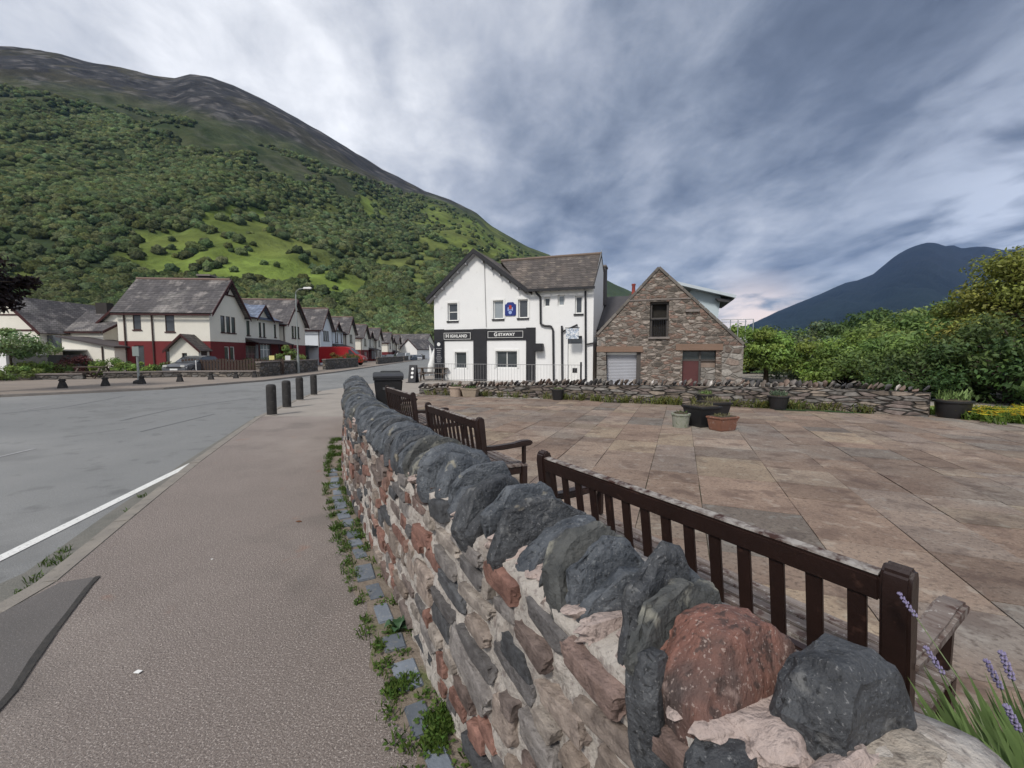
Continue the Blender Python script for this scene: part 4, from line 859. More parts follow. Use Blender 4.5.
# ---- white inn facing us, turned 19 degrees
FA = R(19); ie, inn_n = Vector((math.cos(FA), -math.sin(FA), 0)), Vector((math.sin(FA), math.cos(FA), 0))
A0 = at(435, 380, 25.6); A0.z = 0
def onf(px, py, O=A0, y=0):
    d = ray(px, py); q = O+inn_n*y; t = (q-Vector((0, 0, 1.6))).dot(inn_n)/d.dot(inn_n); p = Vector((0, 0, 1.6))+d*t; return (p-q).dot(ie), p.z
inn = empty('white_inn', A0, -FA, 'white rendered two-storey building with black ground floor pilasters and slate roof behind the plaza', 'building')
T = lambda x, y, z: Vector((x, y, z))
def z4(X, Y): return onf(420+X*.1953, 240+Y*.1953)
def rect4(x0, y0, x1, y1): a = z4(x0, y1); b = z4(x1, y0); return (a[0], b[0], a[1], b[1])
W = z4(888, 400)[0]; pk = z4(285, 66); EL = z4(62, 300); VR = z4(548, 262); print('inn', W, pk, EL, VR)
eR = 5.05; s1 = (pk[1]-EL[1])/(pk[0]-EL[0]); s2 = (pk[1]-VR[1])/(VR[0]-pk[0])
holes_u = [rect4(143, 322, 192, 415), rect4(375, 308, 427, 405), rect4(503, 303, 553, 400), rect4(633, 292, 667, 343), rect4(705, 280, 742, 338), rect4(793, 285, 833, 378)]
holes_l = [rect4(180, 574, 238, 658), rect4(388, 568, 498, 655)]
door_h = rect4(755, 490, 830, 700)
mb = MB(); hp = [(-s1, 1, pk[1]-s1*pk[0]), (s2, 1, pk[1]+s2*pk[0])]
VX = VR[0]+.3; wallface(mb, 0, VX, 0, 9, [h for h in holes_u+holes_l if h[1] < VX], hp, T)
wallface(mb, VX, W, 0, eR, [h for h in holes_u if h[0] > VX]+[(door_h[0], door_h[1], 0, door_h[3])], [], T)
DP = 5.6
mb.add([T(W, 0, 0), T(W, DP, 0), T(W, DP, eR), T(W, DP/2, 7.55), T(W, 0, eR)], [(0, 1, 2, 3, 4)]); mb.add([T(0, 0, 0), T(0, 9, 0), T(0, 9, 4.9), T(0, 0, 4.9)], [(0, 1, 2, 3)])
mb.add([T(0, 9, 0), T(W, 9, 0), T(W, 9, eR), T(0, 9, eR)], [(0, 1, 2, 3)]); mb.build('rendered_wall', white, inn)
rf = MB(); ov = .32
slab_roof(rf, T(pk[0], -ov, pk[1]+.16), T(pk[0], 9.2, pk[1]+.16), T(-.35, 9.2, EL[1]-.33*s1+.30), T(-.35, -ov, EL[1]-.33*s1+.30))
slab_roof(rf, T(pk[0]+.001, -ov, pk[1]+.16), T(pk[0]+.001, 9.2, pk[1]+.16), T(VR[0]+.1, 9.2, VR[1]+.10), T(VR[0]+.1, -ov, VR[1]+.10))
rf.build('gable_roof', roof_brown, inn)
rf = MB(); RZ = 7.28; xr0 = pk[0]+.5
slab_roof(rf, T(VR[0]-.12, -.28, eR-.02), T(W+.02, -.28, eR-.02), T(W+.02, DP/2, RZ), T(xr0, DP/2, RZ)); slab_roof(rf, T(xr0, DP/2, RZ), T(W+.02, DP/2, RZ), T(W+.02, DP+.25, eR), T(xr0, DP+.25, eR))
r_ = rf.build('main_roof', roof_brown, inn)
mbr = MB(); mbr.tube(T(xr0, DP/2, RZ+.03), T(W+.02, DP/2, RZ+.03), .09, .09, 8); mbr.build('ridge_tiles', mat('ridge_tile', (.20, .15, .12), (.14, .11, .09), 5, .9), r_)
bg_ = MB(); th = .24
for (a, b) in (((-.35, EL[1]-.33*s1+.28), (pk[0], pk[1]+.16)), ((pk[0], pk[1]+.16), (VR[0]+.1, VR[1]+.10))):
    bg_.add([T(a[0], -ov-.03, a[1]+.02), T(b[0], -ov-.03, b[1]+.02), T(b[0], -ov-.03, b[1]-th), T(a[0], -ov-.03, a[1]-th), T(a[0], -ov, a[1]+.02), T(b[0], -ov, b[1]+.02), T(b[0], -ov, b[1]-th), T(a[0], -ov, a[1]-th)],
            [(0, 1, 2, 3), (7, 6, 5, 4), (0, 4, 5, 1), (3, 2, 6, 7), (1, 5, 6, 2), (0, 3, 7, 4)])
bg_.build('bargeboard', blackp, inn)
gr = mat('grey_soffit', (.30, .30, .31), (.24, .24, .25), 5, .7); sf = MB()
for (a, b) in (((-.3, EL[1]-.33*s1+.02), (pk[0], pk[1]-.10)), ((pk[0], pk[1]-.10), (VR[0]+.05, VR[1]-.16))):
    sf.add([T(a[0], -ov, a[1]), T(b[0], -ov, b[1]), T(b[0], -.001, b[1]-.06), T(a[0], -.001, a[1]-.06)], [(0, 1, 2, 3)])
    for i in range(1, 6): x = a[0]+(b[0]-a[0])*i/6; zz = a[1]+(b[1]-a[1])*i/6; sf.box(x-.035, x+.035, -ov+.02, -.002, zz-.14, zz-.04)
sf.build('soffit', gr, inn)
ch = MB().box(W-.10, W+.12, DP/2+1.0, DP/2+1.9, 4.5, 6.75).build('chimney', mat('chimney_render', (.12, .11, .11), (.08, .075, .075), 3, .9), inn)
MB().box(W-.14, W+.16, DP/2+.95, DP/2+1.95, 6.752, 6.85).build('chimney_cap', stonesill, ch)
for k, h in enumerate(holes_u):
    window(T, h, inn, glass=glass_grey if k in (1, 4) else glass_dark, sill=blackp if k in (0, 1, 2, 5) else None, bars=(0, 1) if k == 0 else (0, 0), fw=.06 if k < 3 else .07)
window(T, holes_l[0], inn, bars=(0, 0), sill=None); window(T, holes_l[1], inn, bars=(1, 0), sill=None, glass=glass_dark)
for h in holes_u[:3]+holes_l:       # raised white surrounds
    s_ = MB(); a, b, c, d = h[:4]
    for q in ((a-.10, a-.001, c-.0, d+.10), (b+.001, b+.10, c-.0, d+.10), (a-.001, b+.001, d+.001, d+.10)): s_.box(q[0], q[1], -.035, .0, q[2], q[3])
    s_.build('window_surround', frame_white, inn)
bk = MB(); bt, bb = z4(330, 455)[1], z4(330, 514)[1]
px_ = [z4(75, 500)[0], z4(125, 500)[0], z4(275, 500)[0], z4(342, 500)[0], z4(545, 500)[0], z4(592, 500)[0]]
bk.box(px_[0]+.0, px_[1], -.07, 0, 0, bt+.02); bk.box(px_[2], px_[3], -.07, 0, 0, bt); bk.box(px_[4], px_[5], -.07, 0, 0, bt+.02)
bk.box(px_[1], px_[2], -.05, 0, bb, bt-.01); bk.box(px_[3], px_[4], -.05, 0, bb, bt-.01); bk.build('black_fascia', blackp, inn)
whitelet = mat('sign_white', (.72, .72, .70), (.66, .66, .64), 10, .6)
for body, r4 in (('HIGHLAND', rect4(126, 474, 262, 510)), ('GETAWAY', rect4(350, 465, 530, 502))):
    a, b, c, d = r4; sg = MB().box(a, b, -.085, -.0505, c, d).build('fascia_sign', blackp, inn); fr = MB(); e = .022
    for q in ((a, b, c, c+e), (a, b, d-e, d), (a, a+e, c+e, d-e), (b-e, b, c+e, d-e)): fr.box(q[0], q[1], -.093, -.086, q[2], q[3])
    fr.build('sign_border', whitelet, sg); sz = (d-c)*.66; cx, cz = (a+b)/2, (c+d)/2; n_ = len(body); wtot = (b-a)*(.74 if n_ == 8 else .54)
    o = text_mesh('lettering', body[0], sz*1.18, whitelet, sg, (cx-wtot/2, -.092, cz), (R(90), 0, 0), bold=.008)
    o2 = text_mesh('lettering', body[1:], sz*.92, whitelet, sg, (cx+wtot*.07, -.092, cz-.008), (R(90), 0, 0), spacing=1.12, bold=.008)
    wd = o2.dimensions.x; o2.scale.x = (wtot*.86)/max(wd, .01)
a, b, c, d = rect4(82, 520, 119, 634); mb_ = MB().box(a, b, -.10, -.0705, c, d).build('menu_board', mat('board_navy', (.02, .022, .03)), inn); ln = MB()
for i in range(8): w_ = (b-a)*random.uniform(.22, .40); zz = c+(d-c)*(.08+.085*i); ln.box((a+b)/2-w_, (a+b)/2+w_, -.105, -.1005, zz, zz+.035)
ln.build('board_lines', mat('sign_grey', (.30, .30, .31)), mb_); MB().tube(T((a+b)/2, -.1, d-.16), T((a+b)/2, -.108, d-.16), .11, .11, 18).build('board_roundel', whitelet, mb_)
# blue crest sign
a, b, c, d = rect4(436, 318, 492, 389); navy = mat('crest_navy', (.02, .035, .17), (.025, .04, .2), 5, .5); cx = (a+b)/2
cs = MB().prism([(a, c+.05), (a+.06, c), (b-.06, c), (b, c+.05), (b, d-.12), (b-.08, d-.10), (b-.16, d), (a+.16, d), (a+.08, d-.10), (a, d-.12)], -.05, -.001).build('crest_sign', navy, inn)
h_ = d-c; MB().tube(T(cx, -.05, c+h_*.68), T(cx, -.062, c+h_*.68), .085, .085, 10).box(cx-.10, cx+.10, -.060, -.0505, c+h_*.50, c+h_*.57).build('crest_emblem', mat('emblem_red', (.45, .07, .05), (.35, .05, .04), 30), cs)
MB().box(cx-.15, cx-.09, -.06, -.0505, c+h_*.36, c+h_*.62).box(cx+.09, cx+.15, -.06, -.0505, c+h_*.36, c+h_*.62).tube(T(cx, -.0505, c+h_*.24), T(cx, -.066, c+h_*.24), .10, .10, 8).box(cx-.16, cx+.16, -.059, -.051, c+h_*.42, c+h_*.46).build('crest_figure', mat('emblem_pale', (.35, .45, .75)), cs)
# vent box, pipes, bracket sign, door
a, b, c, d = rect4(592, 530, 634, 570); MB().box(a, b, -.40, -.001, c, d).build('vent_box', blackp, inn, bevel=.02)
def pp(*q): return [T(z4(*v)[0], -.09, z4(*v)[1]) for v in q]
MB().path(pp((588, 250), (600, 275), (618, 292), (620, 432), (640, 440), (672, 442), (683, 460), (686, 720)), .055).build('drainpipe', blackp, inn)
MB().path(pp((728, 440), (730, 720)), .055).path(pp((730, 470), (808, 434)), .045).build('drainpipe', blackp, inn)
MB().path(pp((848, 262), (850, 720)), .05).path(pp((850, 535), (888, 528)), .04).build('drainpipe', blackp, inn)
MB().path([T(z4(330, 110)[0], -.03, z4(330, 110)[1]), T(z4(340, 445)[0], -.03, z4(340, 445)[1])], .02).build('cable', mat('cable_grey', (.45, .45, .45)), inn)
MB().box(VR[0]+.1, W+.1, -.40, -.29, eR-.17, eR-.05).build('gutter', blackp, inn)
k0 = MB()
for i in range(7): x = VR[0]+.35+i*(W-VR[0]-.4)/7; k0.box(x, x+.07, -.29, 0, eR-.14, eR-.04)
k0.build('rafter_ends', blackp, inn)
a, b, c, d = door_h; dm = MB().box(a+.001, b-.001, .10, .15, .02, d-.42).build('door', frame_white, inn)
MB().box(a+.25, a+.5, .085, .0995, .55, .80).build('cat_flap', blackp, dm); MB().box(a+.02, b-.02, .10, .14, d-.415, d-.01).build('fanlight', glass_dark, inn)
a, b, c, d = rect4(764, 458, 818, 508); sgn = mat('pub_sign_face', (.45, .52, .62), (.20, .24, .30), 9, .5, contrast=3, spots=[(14, .5, .56, (.75, .76, .76), .9)])
hs = MB().box((a+b)/2-.33, (a+b)/2+.33, -.62, -.56, c, d+.03).build('hanging_sign', sgn, inn)
MB().box((a+b)/2-.37, (a+b)/2+.37, -.615, -.565, d+.035, d+.075).build('sign_bracket', blackp, hs)
# thin railing in front
rl = empty('railing', A0-inn_n*1.3, -FA, 'thin grey metal railing in front of the white inn', 'railing'); x0, x1 = z4(125, 650)[0], z4(872, 650)[0]*.98
rb = mat('rail_grey', (.22, .22, .22), (.3, .3, .3), 9, .5); MB().tube((x0, 0, 1.0), (x1, 0, 1.0), .014, None, 6).tube((x0, 0, .15), (x1, 0, .15), .01, None, 6).build('rails', rb, rl)
bb_ = MB(); i = 0
while x0+i*.16 < x1: bb_.tube((x0+i*.16, 0, 0), (x0+i*.16, 0, .99), .005 if i % 12 else .014, None, 5, False); i += 1
bb_.build('balusters', rb, rl)
MB().box(x1-.12, x1-.04, -.05, .05, 0, 1.15).build('end_post', blackp, rl)
# dark lean-to between inn and barn
lt = empty('slate_lean_to', A0+ie*W+inn_n*1.2, -FA, 'dark slated link roof between the white inn and the stone barn', 'building')
slab_roof(MB(), (.02, .0, 2.9), (2.2, .0, 2.9), (2.2, 4.5, 5.2), (.02, 4.5, 5.2)).build('roof', mat('wet_slate', (.05, .048, .05), (.07, .065, .068), 4, .7), lt)
MB().box(.02, 2.2, .15, 4.4, 0, 2.75).build('wall', garden_stone, lt); MB().box(.02, 1.9, -.1, .0, 2.72, 2.86).build('gutter', blackp, lt)
# ---- stone barn
B0 = at(596.5, 388, 21.8); B0.z = 0
def z5(X, Y): return onf(580+X*.1953, 250+Y*.1953, B0)
def r5(x0, y0, x1, y1): a = z5(x0, y1); b = z5(x1, y0); return (a[0], b[0], a[1], b[1])
barn = empty('stone_barn', B0, -FA, 'rubble stone barn with steep gable, boarded loft opening and roller shutter', 'building')
BW = z5(832, 640)[0]; bp_ = z5(405, 90); bl = z5(85, 432); brt = z5(822, 468); print('barn', BW, bp_, bl, brt)
sl = (bp_[1]-bl[1])/(bp_[0]-bl[0]); sr = (bp_[1]-brt[1])/(brt[0]-bp_[0])
loft = r5(355, 262, 457, 445); gar = r5(110, 522, 312, 720); drh = r5(520, 513, 698, 720); gar = (gar[0], gar[1], 0, gar[3]); drh = (drh[0], drh[1], 0, drh[3])
mb = MB(); wallface(mb, 0, BW, 0, 9, [loft, gar, drh], [(-sl, 1, bp_[1]-sl*bp_[0]), (sr, 1, bp_[1]+sr*bp_[0])], T, .45)
hL = bl[1]; hR = max(1.2, bp_[1]-sr*(BW-bp_[0])); mb.add([T(BW, 0, 0), T(BW, 8, 0), T(BW, 8, hR), T(BW, 0, hR)], [(0, 1, 2, 3)]); mb.add([T(0, 0, 0), T(0, 8, 0), T(0, 8, hL), T(0, 0, hL)], [(0, 1, 2, 3)])
mb.add([T(0, 8, 0), T(BW, 8, 0), T(BW, 8, hR), T(bp_[0], 8, bp_[1]), T(0, 8, hL)], [(0, 1, 2, 3, 4)]); mb.build('rubble_gable', barn_stone, barn)
MB().box(-.02, BW+.02, .46, 7.9, -.1, .02).build('barn_floor', concrete_pale, barn)
rf = MB(); slab_roof(rf, T(bp_[0], .12, bp_[1]+.03), T(bp_[0], 8.1, bp_[1]+.03), T(-.15, 8.1, hL-.10), T(-.15, .12, hL-.10), .1); slab_roof(rf, T(bp_[0]+.001, .12, bp_[1]+.03), T(bp_[0]+.001, 8.1, bp_[1]+.03), T(BW+.15, 8.1, hR-.10), T(BW+.15, .12, hR-.10), .1); rf.build('roof', roof_brown, barn)
sk_ = MB(); rs2 = random.Random(5)
for (p, q) in (((0, hL), bp_), (bp_, (BW, hR))):
    P0, P1 = Vector((p[0], 0, p[1])), Vector((q[0], 0, q[1])); L_ = (P1-P0).length; d = (P1-P0)/L_; up = Vector((-d.z, 0, d.x)); s = 0
    if up.z < 0: up = -up
    while s < L_-.1:
        l = rs2.uniform(.3, .6); a, b = P0+d*s, P0+d*min(s+l-.02, L_); o = rs2.uniform(.0, .02); sk_.tint = tuple([rs2.uniform(.7, 1.2)]*3)
        vs = [a+up*.07, b+up*.07, b-up*.05, a-up*.05]; sk_.add([v+Vector((0, -.04-o, 0)) for v in vs]+[v+Vector((0, .115, 0)) for v in vs], [(0, 1, 2, 3), (7, 6, 5, 4), (0, 4, 5, 1), (1, 5, 6, 2), (2, 6, 7, 3), (3, 7, 4, 0)]); s += l
sk_.build('skew_stones', mat('skew_stone', (.19, .17, .15), (.13, .12, .11), 4, .9, .5, 20, attr=True), barn)
lint = mat('sandstone_lintel', (.23, .15, .11), (.17, .115, .085), 3, .85, .5, 20, stretch=(.4, 1, 3)); q = MB()
a, b, c, d = r5(85, 486, 322, 520); q.box(a, b, -.05, -.001, gar[3], gar[3]+.28).build('lintel', lint, barn); a, b, c, d = r5(490, 472, 733, 508); MB().box(a, b, -.06, -.001, drh[3], drh[3]+.30).build('lintel', lint, barn)
a, b, c, d = r5(540, 303, 612, 318); MB().box(a, b, -.12, -.001, c, d).build('stone_shelf', stonesill, barn)
a, b, c, d = r5(250, 243, 575, 262); MB().box(a, b, -.035, -.001, c, d).build('string_course', stonesill, barn)
MB().prism([(0, 0), (.52, 0), (.40, hL-.1), (0, hL-.15)], -.03, -.001).build('quoins', quoin_stone, barn); MB().prism([(BW-.85, 0), (BW, 0), (BW, hR-.06), (BW-.9, hR-.1)], -.03, -.001).build('quoins', quoin_stone, barn)
a, b, c, d = gar; shut = mat('shutter_grey', (.42, .43, .47), (.38, .39, .42), 2, .5, metal=.1); sb = MB(); n_ = 22
for i in range(n_): z0 = d*i/n_; sb.prism([(.30, z0), (.285, z0+d/n_*.3), (.285, z0+d/n_*.7), (.30, z0+d/n_-.006)], a+.22, b-.22, 'x')
for v in sb.v: pass
sb.build('roller_shutter', shut, barn); MB().box(a+.001, a+.2, .1, .42, 0, d-.001).box(b-.2, b-.001, .1, .42, 0, d-.001).build('shutter_post', mat('dark_timber', (.07, .065, .06), (.1, .09, .085), 6, .9), barn)
MB().box(a+.21, b-.21, .18, .28, d-.14, d-.03).build('shutter_box', frame_white, barn)
a, b, c, d = drh; mid = z5(614, 600)[0]; top = z5(560, 568)[1]; dtim = MATS['dark_timber']
MB().box(a+.01, mid-.05, .22, .27, .02, top).build('maroon_door', mat('door_maroon', (.10, .035, .035), (.075, .028, .028), 3, .6), barn)
fr = MB(); fr.box(mid-.045, mid+.045, .20, .32, .0, d-.01).box(a+.01, b-.01, .20, .32, top+.002, top+.07).box(a, b, .2, .32, d-.08, d-.005).build('door_frame', dtim, barn)
MB().box(a+.01, mid-.05, .29, .31, top+.08, d-.085).build('fanlight', glass_dark, barn); wb = z5(650, 603)[1]
MB().box(mid+.05, b-.01, .05, .40, 0, wb).build('infill_wall', quoin_stone, barn); MB().box(mid+.05, b-.01, .29, .31, wb+.01, top).build('side_window', mat('dusty_glass', (.18, .13, .10), (.30, .24, .2), 3, .4), barn)
MB().box(mid+.05, b-.01, .30, .32, top+.08, d-.085).build('upper_pane', glass_dark, barn)
a, b, c, d = loft; lf = MB().box(a+.01, a+.10, .16, .28, c, d-.01).box(b-.10, b-.01, .16, .28, c, d-.01).box(a+.1, b-.1, .16, .28, d-.1, d-.01).box(a+.1, b-.1, .15, .29, c+(d-c)*.50, c+(d-c)*.55).build('loft_frame', dtim, barn)
bar = MB()
for i in range(7): x = a+.14+(b-a-.28)*i/6; bar.tube((x, .12, c+.02), (x, .12, c+(d-c)*.5), .012, None, 5)
bar.tube((a, .12, c+(d-c)*.5), (b, .12, c+(d-c)*.5), .015, None, 5).build('loft_bars', blackp, barn); MB().box(a+.01, b-.01, .38, .40, c, d).build('dark_boarding', mat('dark_boarding', (.018, .016, .014), (.03, .027, .023), 5, .9), barn)
MB().box(a-.06, b+.06, -.10, .1, c-.10, c-.003).build('loft_sill', stonesill, barn)
for px in (660,): pass
# ---- pale modern extension with balcony behind the barn
E0 = B0+inn_n*5.0
def oe(px, py): return onf(px, py, E0)
ext = empty('dormer_extension', E0, -FA, 'pale blue clad dormer extension with oversailing flat roof behind the barn', 'building')
cl = mat('pale_cladding', (.50, .58, .62), (.44, .52, .56), 2, .6); a = oe(672, 286); b = oe(735, 299); e = oe(697, 295); f = oe(721, 298); g = oe(716, 319)
MB().prism([(oe(668, 292)[0], 2.5), (g[0], 2.5), (f[0], f[1]+.1), (e[0]-.3, e[1]+.35)], .1, 3.2).build('clad_wall', cl, ext)
slab_roof(MB(), (a[0], -.5, a[1]+.25), (b[0], -.5, b[1]+.16), (b[0], 3.6, b[1]+.16), (a[0], 3.6, a[1]+.25), .16).build('flat_roof', mat('roof_fascia', (.50, .56, .60), (.45, .5, .54), 2, .5), ext)
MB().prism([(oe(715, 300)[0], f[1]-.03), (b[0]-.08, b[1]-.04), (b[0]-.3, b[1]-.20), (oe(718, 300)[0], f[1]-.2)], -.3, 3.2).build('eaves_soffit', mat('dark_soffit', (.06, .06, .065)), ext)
q0, q1 = oe(741, 336), oe(756, 344); p_ = MB().box(oe(722, 340)[0], q1[0], .2, 2.5, q1[1]+.05, q0[1]-.05).build('balcony_deck', mat('deck_grey', (.50, .54, .57)), ext)
rl2 = MB(); z0, z1 = q0[1]-.045, oe(740, 319)[1]
for x in np.linspace(oe(731, 330)[0], q1[0]-.12, 4): rl2.tube((x, .3, z0), (x, .3, z1), .025, None, 6)
rl2.tube((oe(722, 319)[0], .3, z1), (q1[0]-.1, .3, z1), .02, None, 6).tube((oe(722, 319)[0], 2.4, z1), (q1[0]-.1, 2.4, z1), .02, None, 6).build('balcony_rail', mat('steel_rail', (.5, .52, .54), None, 5, .3, metal=.6), p_)
# brick chimney pots peeping over the roofs
c0 = at(640, 300, 27); t = empty('roof_stack', (c0.x, c0.y, 0), -FA, 'dark roof with two red chimney pots showing between the inn and the barn peak', 'building')
MB().prism([(-2.6, 0), (2.6, 0), (2.6, 3.2), (.2, c0.z-.1), (-2.6, 3.2)], 0, 5).build('gable', garden_stone, t); stk = MB().box(-.7, .75, .5, 1.2, 3.5, c0.z+.45).build('stack', MATS['chimney_render'], t)
for x in (-.45, .35): MB().lathe([(.14, 0), (.12, .1), (.10, .55), (.13, .6), (.13, .68)], (x, .85, c0.z+.452), 10).build('chimney_pot', mat('pot_red', (.30, .07, .055), (.24, .05, .04)), stk, smooth=True)
# ============================================================ HOUSES ALONG THE STREET
# local x runs up the street, local y away from the street, front wall at y = 0
SD = Vector((-.083, 1, 0)).normalized(); SA = math.atan2(SD.y, SD.x)
def front_at(Y): return Vector((-24.3-.083*(Y-34.8), Y, 0))
TFront = lambda x, y, z: Vector((x, y, z))
def truss(parent, w2, ze, zp, y):
    q = MB(); cx = w2; zb = zp-(zp-ze)*.42; hw = w2*.42
    q.box(cx-hw, cx+hw, y, y+.05, zb-.08, zb+.04)
    for k in (-1, 0, 1): q.prism([(cx-.05, zb), (cx+.05, zb), (cx+.05+k*hw*.42, zb+(zp-zb)*.60), (cx-.05+k*hw*.42, zb+(zp-zb)*.60)], y+.002, y+.045)
    q.build('gable_truss', maroon_trim, parent)
def gable_house(Y0, w, label, dep=7.6, ze=5.0, zp=8.0, low=None, zlow=2.55, upper=cream, roof=roof_slate, detail=1, zoff=0, group=None, trip=3, lowwin=True, chim=False):
    """gable facing the street (front, y=0), ridge running back"""
    p = front_at(Y0); t = empty('gabled_house', (p.x, p.y, zoff), SA, label, 'house', group)
    hs_u = [(w*.5-1.12+i*.8, w*.5-1.12+i*.8+.62, 3.35, 4.75) for i in range(trip)] if trip == 3 else [(w*.5-.75, w*.5-.1, 3.35, 4.75), (w*.5+.1, w*.5+.75, 3.35, 4.75)]
    hs_l = [(w*.5-.75, w*.5-.08, .9, 2.15), (w*.5+.08, w*.5+.75, .9, 2.15)] if lowwin else []
    sl_ = (zp-ze)/(w/2); pl = [(-sl_, 1, ze), (sl_, 1, ze+sl_*w)]
    sideT = lambda x, y, z: Vector((y, x, z))      # near side wall: x along depth, y into building
    side_u = [(dep-1.75, dep-1.15, 3.45, 4.7), (dep-4.25, dep-3.55, 3.3, 4.75)] if detail > 1 else ([(dep*.5, dep*.5+.6, 3.4, 4.7)] if detail else [])
    side_l = [(dep-1.85, dep-1.15, .45, 2.2), (dep-4.0, dep-3.45, .9, 2.0)] if detail > 1 else []
    for zz0, zz1, m, hf, hsd, nm in ((-.3, zlow, low or upper, hs_l, side_l, 'lower_wall'), (zlow, 12, upper, hs_u, side_u, 'upper_wall')):
        mb = MB(); wallface(mb, 0, w, zz0, zz1, hf, pl, TFront); wallface(mb, 0, dep, zz0, min(zz1, ze), hsd, [], sideT)
        mb.add([(w, 0, zz0), (w, dep, zz0), (w, dep, min(zz1, ze)), (w, 0, min(zz1, ze))], [(0, 1, 2, 3)])
        if zz1 > 11: mb.add([(0, dep, zz0), (w, dep, zz0), (w, dep, ze), (w/2, dep, zp), (0, dep, ze)], [(0, 1, 2, 3, 4)])
        else: mb.add([(0, dep, zz0), (w, dep, zz0), (w, dep, zz1), (0, dep, zz1)], [(0, 1, 2, 3)])
        mb.build(nm, m, t)
    o = .32; rf = MB(); e0 = ze-sl_*o
    slab_roof(rf, (w/2, -o-.1, zp+.12), (w/2, dep+.3, zp+.12), (-o, dep+.3, e0+.12), (-o, -o-.1, e0+.12)); slab_roof(rf, (w/2+.001, -o-.1, zp+.12), (w/2+.001, dep+.3, zp+.12), (w+o, dep+.3, e0+.12), (w+o, -o-.1, e0+.12))
    r_ = rf.build('roof', roof, t)
    MB().tube((w/2, -o, zp+.13), (w/2, dep+.3, zp+.13), .10, None, 8).build('ridge_tiles', mat('red_ridge', (.22, .14, .12), (.16, .12, .10), 4), r_)
    bb = MB()
    for a, b in (((-o, e0+.14), (w/2, zp+.14)), ((w/2, zp+.14), (w+o, e0+.14))): bb.prism([(a[0], a[1]), (b[0], b[1]), (b[0], b[1]-.30), (a[0], a[1]-.30)], -o-.15, -o-.101)
    bb.build('bargeboard', maroon_trim, t)
    MB().box(-o-.08, -o+.02, -.3, dep+.2, e0-.10, e0+.02).build('gutter', maroon_trim, t)
    if detail:
        truss(t, w/2, ze, zp, -.06)
        for h in hs_u+hs_l: window(TFront, h, t, frame=frame_dark if h in hs_u else frame_white, sill=maroon_trim, fw=.05, dep=.03)
        for h in side_u+side_l: window(sideT, h, t, frame=frame_dark, sill=maroon_trim, fw=.05, dep=.03)
        for yy in ([dep-.55, dep-2.6] if detail > 1 else [.15]): MB().tube((-.07, yy, 0), (-.07, yy, ze-.1), .055, None, 8).build('drainpipe', frame_dark, t)
    if chim: c = MB().box(w/2-.45, w/2+.45, dep*.55, dep*.55+1.2, zp-.4, zp+1.0).build('chimney', mat('brick_stack', (.10, .05, .045), (.07, .045, .04), 3), r_)
    return t
